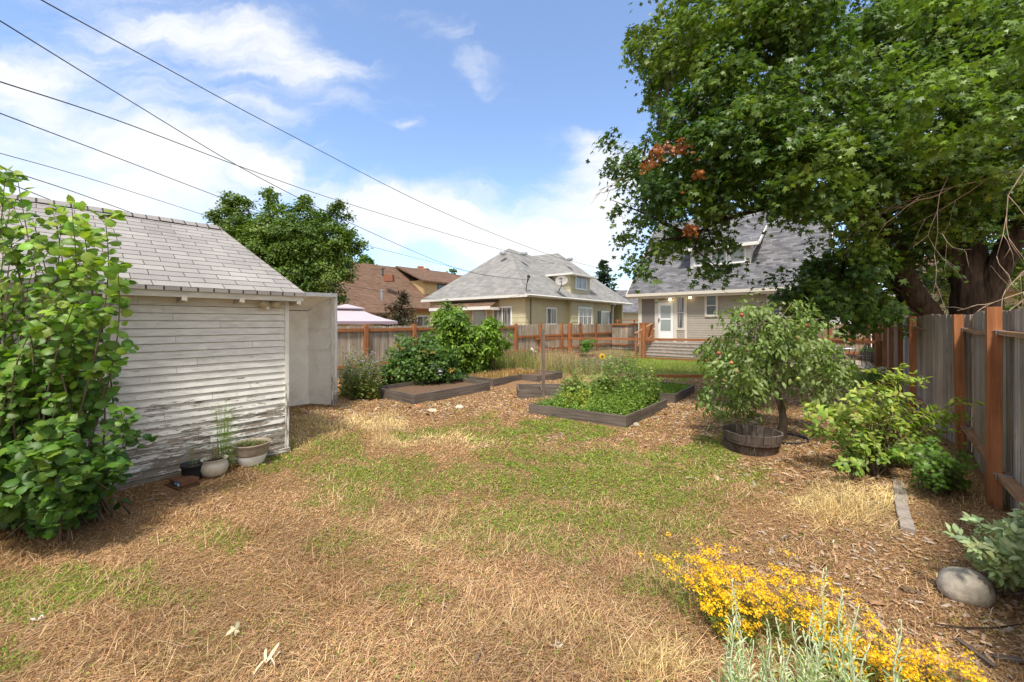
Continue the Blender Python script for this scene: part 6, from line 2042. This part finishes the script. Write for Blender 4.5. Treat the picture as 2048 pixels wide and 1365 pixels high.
def flower_band():
    rg0 = np.random.default_rng(70)
    def clump(label, A, B, wid, n, seed, hh):
        rg = np.random.default_rng(seed)
        A = np.array(A); B = np.array(B)
        f = rg.random(n); base = A + (B - A) * f[:, None]; base = base + rg.normal(size=(n, 2)) * wid
        c = np.array([*(A + B) / 2, 0])
        t = thing('yellow_flower_plant', label, 'flowering plant', c)
        B3 = np.column_stack([base, np.zeros(n)])
        hts = rg.uniform(hh[0], hh[1], n); head = rg.normal(PI * .75, .9, n); el = R(90) - np.abs(rg.normal(.25, .2, n)); cv = np.abs(rg.normal(0, .2, n))
        v, tr, col = np_blades(B3, head, el, hts, np.full(n, .0042), cv, pal(n, [(.30, .20, .07), (.25, .27, .07), (.36, .17, .06)], rg))
        np_mesh('stems', v, tr, col, MT['leaf'], t)
        d = np.stack([np.cos(head), np.sin(head), np.zeros(n)], 1); up = np.array([0, 0, 1.])
        mid = B3 + (d * np.cos(el)[:, None] + up * np.sin(el)[:, None]) * hts[:, None] * .55
        e2 = el - cv; tip = mid + (d * np.cos(e2)[:, None] + up * np.sin(e2)[:, None]) * hts[:, None] * .45
        # small leaves along the stems
        idx = np.repeat(np.arange(n), 13); N_ = len(idx); f = rg.random(N_)[:, None] ** 1.3 * .75
        p = B3[idx] + (tip[idx] - B3[idx]) * f; a = rg.uniform(0, 2 * PI, N_); td = norm(np.stack([np.cos(a), np.sin(a), rg.uniform(0, 1, N_)], 1))
        leaf_obj('foliage', L_SLIM, p + td * .01, rg.normal(size=(N_, 3)) * .5 + up, .016 * rg.uniform(.6, 1.4, N_), pal(N_, [(.16, .24, .04), (.24, .30, .05), (.10, .17, .03)], rg), MT['leaf'], t, td, rg)
        # flower heads: domes of small florets
        k = 24; idx = np.repeat(np.arange(n), k); N_ = len(idx)
        off = rg.normal(size=(N_, 3)) * (.017, .017, .008) + np.array([0, 0, .004])
        p = tip[idx] + off
        leaf_obj('flower_heads', polar([(0, 1.), (36, .35), (72, 1.), (108, .35), (144, 1.), (180, .35)], -.35), p, rg.normal(size=(N_, 3)) * .45 + up + off * 30, .008 * rg.uniform(.7, 1.25, N_), pal(N_, [(.86, .52, .012), (.80, .43, .01), (.92, .62, .04)], rg, .1), MT['petal'], t, None, rg)
    clump('dense yellow flowering plant at the left end of the flower band', (1.16, 2.42), (1.42, 2.40), .10, 95, 71, (.16, .37))
    clump('yellow flowering plant in the middle of the band behind the silvery stalks', (1.42, 2.34), (1.80, 2.12), .10, 115, 72, (.14, .36))
    clump('low yellow flowering plant at the bottom right behind the last silvery stalk', (1.62, 2.02), (2.14, 1.86), .08, 110, 73, (.08, .24))
    clump('scattered yellow flowers left below the dense flowering plant', (1.18, 2.28), (1.36, 2.22), .05, 30, 75, (.08, .25))
    # silvery stalks
    tops = [(1465, 1158, 1.75), (1480, 1230, 1.8), (1652, 1137, 1.78), (1685, 1178, 1.7), (1712, 1208, 1.75), (1796, 1238, 1.7), (1535, 1240, 1.7), (1557, 1235, 1.72), (1590, 1243, 1.75), (1625, 1225, 1.72), (1455, 1255, 1.75), (1500, 1280, 1.7), (1520, 1290, 1.72), (1610, 1262, 1.7), (1640, 1290, 1.68), (1670, 1250, 1.72), (1735, 1290, 1.7), (1575, 1290, 1.72), (1455, 1330, 1.8), (1480, 1300, 1.7), (1700, 1270, 1.66), (1545, 1300, 1.66)]
    rg = rg0
    names = ['tallest silvery stalk on the left', 'tallest silvery stalk on the right']
    t = thing('silvery_plant', 'clump of upright silvery grey-green leafy stalks in front of the yellow flowers', 'plant', (1.25, 1.72, 0))
    m = Mb(); Pp, Nn, T, S = [], [], [], []
    for i, (px, py, Y) in enumerate(tops):
        tp = P(px, py, Y); b = np.array([tp[0] * .93 + .03 + rg.normal() * .02, Y - .06 + rg.normal() * .03, 0])
        n = 14; q = [b + (tp - b) * (k / n) + np.array([.015 * math.sin(k * .7 + i), 0, 0]) for k in range(n + 1)]
        m.tube(q, [.005 * (1 - .6 * k / n) for k in range(n + 1)], 6, (.60, .66, .50))
        L = tp[2]; nn = int(L / .017)
        for k in range(nn):
            f = k / nn; p = b + (tp - b) * f; a = k * 1.9 + rg.random()
            for w in (0, PI):
                d = norm(np.array([math.cos(a + w), math.sin(a + w), 1.1 + f])); s = .047 * (1.15 - f) * rg.uniform(.7, 1.2) + .004
                Pp.append(p + d * s); T.append(d); S.append(s); Nn.append(norm(np.array([-math.cos(a + w), -math.sin(a + w), .8]) + rg.normal(size=3) * .2))
    m.build('stems', MT['leaf_soft'], t, True)
    n = len(Pp); leaf_obj('foliage', L_SLIM, np.array(Pp), np.array(Nn), np.array(S), pal(n, [(.60, .65, .45), (.50, .57, .35), (.36, .46, .19)], rg, .1), MT['leaf_soft'], t, np.array(T), rg)


flower_band()


# ================================================================== THE GROUND COVER
def outside_things(x, y):
    a, b = AB(x, y)
    ok = ~((a < -5.95) & (b < 2.3))
    ok &= a > -11.9
    ok &= (a < 1.15) | (b > 25)
    ok &= b < 22.5
    ok &= ~((a > -8.85) & (a < -7.1) & (b > 5.2) & (b < 7.75))
    ok &= ~((a > -9.0) & (a < -7.0) & (b > 8.2) & (b < 10.95))
    ok &= ~((a > -4.7) & (a < -2.85) & (b > 9.0) & (b < 10.85))
    ok &= ~((a > -4.85) & (a < -2.85) & (b > 6.25) & (b < 8.45))
    ok &= (x - 3.385) ** 2 + (y - 5.62) ** 2 > .15
    ok &= ~((a > -4.7) & (a < .9) & (b > 20.2))
    q = G(365, 972); ok &= (x - q[0]) ** 2 + (y - q[1]) ** 2 > .035
    return ok


def sample(n, y0, y1, pw, rg, wide=1.55):
    """ground points in the wedge in view; density falls with distance"""
    u = rg.random(n)
    k = 2 - pw
    y = (y0 ** k + u * (y1 ** k - y0 ** k)) ** (1 / k)
    x = rg.uniform(-wide, wide, n) * y
    ok = outside_things(x, y)
    return x[ok], y[ok]


def ground_cover():
    rg = np.random.default_rng(99)
    # dry thatch and straw
    x, y = sample(520000, 1.15, 13, 1.3, rg)
    g, s, c = zones(x, y)
    gm = g * np.clip((.5 * (.5 + .5 * np.sin(x * 7 + 2 * np.sin(y * 5)) * np.sin(y * 8 + 2 * np.sin(x * 4))) + .5 * (.5 + .5 * np.sin(x * 2.9 + 2.5 * np.sin(y * 3.7) + 1) * np.sin(y * 4.3 + 2.2 * np.sin(x * 2.3))) - .18) * 3.4, .1, 1)
    keep = rg.random(len(x)) < np.clip(1.0 - .85 * gm - .55 * c + .3 * s, .1, 1)
    x, y, g, s, c = (q[keep] for q in (x, y, g, s, c)); n = len(x)
    big = np.sin(x * 1.7 + 2 * np.sin(y * .9)) * .9 + np.sin(y * 2.3 + x) * .6
    head = big * 1.2 + rg.normal(0, 1.5, n)
    tuft = (np.sin(x * 5.1 + 3 * np.sin(y * 2.7)) + np.sin(y * 6.3 + x * 3.1) > .7)
    el = np.abs(rg.normal(0, .22, n)) + tuft * np.abs(rg.normal(0, .35, n)) + s * np.abs(rg.normal(0, .4, n))
    L = rg.gamma(2.4, .018, n) * (1 + .5 * s + .3 * tuft) * np.clip((4.5 - y) / 5 + .9, .75, 1.3)
    w = rg.uniform(.0016, .0038, n) * np.clip(y / 2.6, 1, 4)
    P0 = np.array([(.56, .35, .19), (.48, .28, .14), (.72, .52, .32), (.36, .20, .10), (.58, .34, .19), (.46, .34, .15), (.20, .12, .07)])
    col = P0[rg.integers(0, 7, n)] * (1 + rg.normal(0, .13, (n, 1)))
    pale = np.array([.74, .58, .28]) * (1 + rg.normal(0, .12, (n, 1)))
    sel = (rg.random(n) < s * .75)[:, None]; col = np.where(sel, pale, col)
    shade = 1 + .22 * np.sin(x * 3.3 + 2 * np.sin(y * 2.1)) * np.sin(y * 3.9 + x)
    col = np.clip(col * shade[:, None], .01, 1)
    z = hgt(x, y) + rg.random(n) ** 2 * .022
    v, t, cc = np_blades(np.column_stack([x, y, z]), head, el, L, w, rg.normal(.1, .3, n), col)
    tag(np_mesh("dry_grass", v, t, cc, MT['straw']), 'dry tan thatch and straw covering the yard', 'dry grass', kind='stuff')
    # small crumpled dead leaves and litter
    x, y = sample(280000, 1.15, 14, 1.25, rg)
    g, s, c = zones(x, y)
    keep = rg.random(len(x)) < np.clip(.55 + .4 * c - .4 * g, .1, 1); x, y = x[keep], y[keep]; n = len(x)
    z = hgt(x, y) + rg.random(n) * .02 + .004
    sz = rg.uniform(.004, .011, n) * np.clip(y / 3.2, .9, 2.6)
    PL = np.array([(.46, .26, .10), (.33, .18, .07), (.58, .36, .15), (.22, .12, .06), (.42, .30, .10)])
    v, t, k = place(L_TINY, np.column_stack([x, y, z]), rg.normal(size=(n, 3)) * .6 + (0, 0, 1), sz, None, rg)
    tag(np_mesh("leaf_litter", v, t, np.repeat(np.clip(PL[rg.integers(0, 5, n)] * (1 + rg.normal(0, .15, (n, 1))), .01, 1), k, axis=0), MT['straw']), 'brown leaf crumbs and litter lying among the thatch', 'litter', kind='stuff')
    # living green: clover-like leaves and blades
    x, y = sample(620000, 1.35, 13, 1.25, rg)
    g, s, c = zones(x, y)
    pat = .5 + .5 * np.sin(x * 7 + 2 * np.sin(y * 5)) * np.sin(y * 8 + 2 * np.sin(x * 4))
    pt2 = .5 + .5 * np.sin(x * 2.9 + 2.5 * np.sin(y * 3.7) + 1) * np.sin(y * 4.3 + 2.2 * np.sin(x * 2.3))
    pt3 = .5 + .5 * np.sin(x * 19 + 3 * np.sin(y * 13)) * np.sin(y * 17 + 2 * np.sin(x * 11))
    mixp = .4 * pat + .4 * pt2 + .2 * pt3
    pr = np.clip(np.clip(g, 0, 1) * np.clip((mixp - .18) * 3.6, .12, 1.2), 0, 1) + .10 * (mixp > .62) * (1 - s)
    keep = rg.random(len(x)) < pr; x, y = x[keep], y[keep]; n = len(x)
    half = rg.random(n) < .5
    xb, yb = x[half], y[half]; nb = len(xb)
    cg = np.array([(.20, .34, .03), (.26, .41, .035), (.14, .25, .03), (.38, .46, .07), (.33, .36, .06)])
    v, t, cc = np_blades(np.column_stack([xb, yb, hgt(xb, yb)]), rg.uniform(0, 2 * PI, nb), rg.uniform(.3, 1.3, nb), rg.uniform(.02, .06, nb), rg.uniform(.002, .004, nb) * np.clip(yb / 2.8, 1, 4), rg.normal(.3, .3, nb), np.clip(cg[rg.integers(0, 5, nb)] * (1 + rg.normal(0, .15, (nb, 1))), .01, 1))
    tag(np_mesh("green_grass", v, t, cc, MT['leaf']), 'patches of green grass blades in the dry yard', 'grass', kind='stuff')
    xl, yl = x[~half], y[~half]; nl = len(xl)
    v, t, k = place(L_OVAL, np.column_stack([xl, yl, hgt(xl, yl) + rg.random(nl) * .03 + .004]), rg.normal(size=(nl, 3)) * .5 + (0, 0, 1), rg.uniform(.006, .013, nl) * np.clip(yl / 3.2, .9, 2.5), None, rg)
    tag(np_mesh("clover", v, t, np.repeat(np.clip(cg[rg.integers(0, 5, nl)] * .85 * (1 + rg.normal(0, .15, (nl, 1))), .01, 1), k, axis=0), MT['leaf']), 'low clover and broadleaf weeds in green patches', 'ground cover', kind='stuff')
    # the far lawn
    n = 60000; a = rg.uniform(-9.5, 1.0, n); b = rg.uniform(13.6, 20.1, n)
    x = V[0] * a + U[0] * b; y = V[1] * a + U[1] * b
    lv = rg.random(n) < np.clip((b - 12.9 + a * .05) / 3, .25, 1); x, y = x[lv], y[lv]; n = len(x)
    v, t, cc = np_blades(np.column_stack([x, y, hgt(x, y)]), rg.uniform(0, 2 * PI, n), rg.uniform(.6, 1.4, n), rg.uniform(.05, .1, n), rg.uniform(.010, .018, n), rg.normal(.2, .2, n), pal(n, [(.20, .32, .04), (.28, .38, .06), (.34, .36, .10)], rg))
    tag(np_mesh("lawn", v, t, cc, MT['leaf']), 'short green lawn in front of the tan house', 'lawn', kind='stuff')
    # wood chips
    x, y = sample(70000, 1.35, 14, 1.1, rg)
    g, s, c = zones(x, y)
    keep = rg.random(len(x)) < np.clip(c, 0, 1) * .9; x, y = x[keep], y[keep]; n = len(x)
    unit = np.array([(-.5, -.5, 0), (.5, -.5, 0), (.5, .5, 0), (-.5, .5, 0), (-.4, -.3, 1), (.5, -.4, 1), (.35, .4, 1), (-.5, .3, 1)], float)
    tri = np.array([(4, 5, 6), (4, 6, 7), (0, 1, 5), (0, 5, 4), (1, 2, 6), (1, 6, 5), (2, 3, 7), (2, 7, 6), (3, 0, 4), (3, 4, 7)])
    L = rg.gamma(2.5, .010, n) * np.clip(y / 4, .9, 1.7) + .008; wv = L * rg.uniform(.2, .5, n); th = np.full(n, .004) * np.clip(y / 4, 1, 2)
    a = rg.uniform(0, PI, n); tl = rg.normal(0, .25, n)
    vv = unit[None] * np.stack([L, wv, th], 1)[:, None, :]
    zz = vv[..., 2] + vv[..., 0] * tl[:, None]
    X = vv[..., 0] * np.cos(a)[:, None] - vv[..., 1] * np.sin(a)[:, None] + x[:, None]; Y = vv[..., 0] * np.sin(a)[:, None] + vv[..., 1] * np.cos(a)[:, None] + y[:, None]
    Z = zz + (hgt(x, y) + rg.random(n) * .015 + .004)[:, None]
    t = (tri[None] + (np.arange(n) * 8)[:, None, None]).reshape(-1, 3)
    PC = np.array([(.50, .31, .18), (.38, .22, .12), (.60, .43, .28), (.26, .15, .09), (.46, .38, .31)])
    tag(np_mesh("wood_chips", np.stack([X, Y, Z], -1).reshape(-1, 3), t, np.repeat(np.clip(PC[rg.integers(0, 5, n)] * (1 + rg.normal(0, .15, (n, 1))), .01, 1), 8, axis=0), MT['straw']), 'tan and brown wood chip mulch around the beds and shrubs', 'wood chips', kind='stuff')


ground_cover()


def debris():
    rg = np.random.default_rng(12)
    # bleached curled leaves lying on the thatch
    for lab, px, py, s, col in (('pale curled dry leaves lying on the thatch at the bottom left', 532, 1335, .055, (.75, .66, .50)), ('crumpled yellowish dry leaf, left of centre on the thatch', 470, 1268, .03, (.60, .52, .36)),
                                ('whitish dried flower head lying on the thatch near the bottom middle', 1114, 1300, .022, (.72, .68, .58)), ('small white paper scrap at the edge of the left green patch', 76, 1245, .018, (.85, .85, .88))):
        c = G(px, py); n = 7; a = rg.uniform(0, 2 * PI, n); d = np.stack([np.cos(a), np.sin(a), rg.uniform(0, .9, n)], 1)
        o_ = place(L_SLIM if s > .05 else L_OVAL, c + d * s * .8 + (0, 0, .02), rg.normal(size=(n, 3)) * .6 + (0, 0, 1), s * rg.uniform(.6, 1.1, n), d, rg)
        tag(np_mesh('dry_leaf', o_[0], o_[1], np.repeat(pal(n, [col], rg, .06), o_[2], axis=0), MT['leaf_soft'], None, c), lab, 'dry leaf')
    m = Mb(); pts = [G(1868, 1258) + (0, 0, .03), G(1930, 1268) + (0, 0, .035), G(1990, 1266) + (0, 0, .03), G(2070, 1255) + (0, 0, .03)]
    m.tube(pts, [.004, .006, .005, .003], 7); tag(m.build('stick', MT['bark'], loc=pts[0]), 'long dark curved stick on the chips below the boulder', 'stick')
    for i, (lab, a, b, r) in enumerate((('grey splintered wood shard lying lower right below the dark stick', (1915, 1285), (1990, 1345), .012), ('short grey wood shard nearest the bottom right corner', (1985, 1320), (2045, 1332), .014), ('thin grey wood shard between the yellow flowers and the boulder', (1800, 1180), (1850, 1196), .006), ('small dark wood shard above the middle of the flower band', (1560, 1085), (1580, 1078), .007), ('upright dark twig in the thatch at the bottom middle', (945, 1345), (968, 1300), .004))):
        A = G(*a) + (0, 0, .02); B = G(*b) + (0, 0, .03); m = Mb(); m.beam(A, B, r * 2.2, r * .9, (.9, .85, .8)); tag(m.build('wood_shard', MT['bedwood'], loc=A), lab, 'wood shard')


debris()
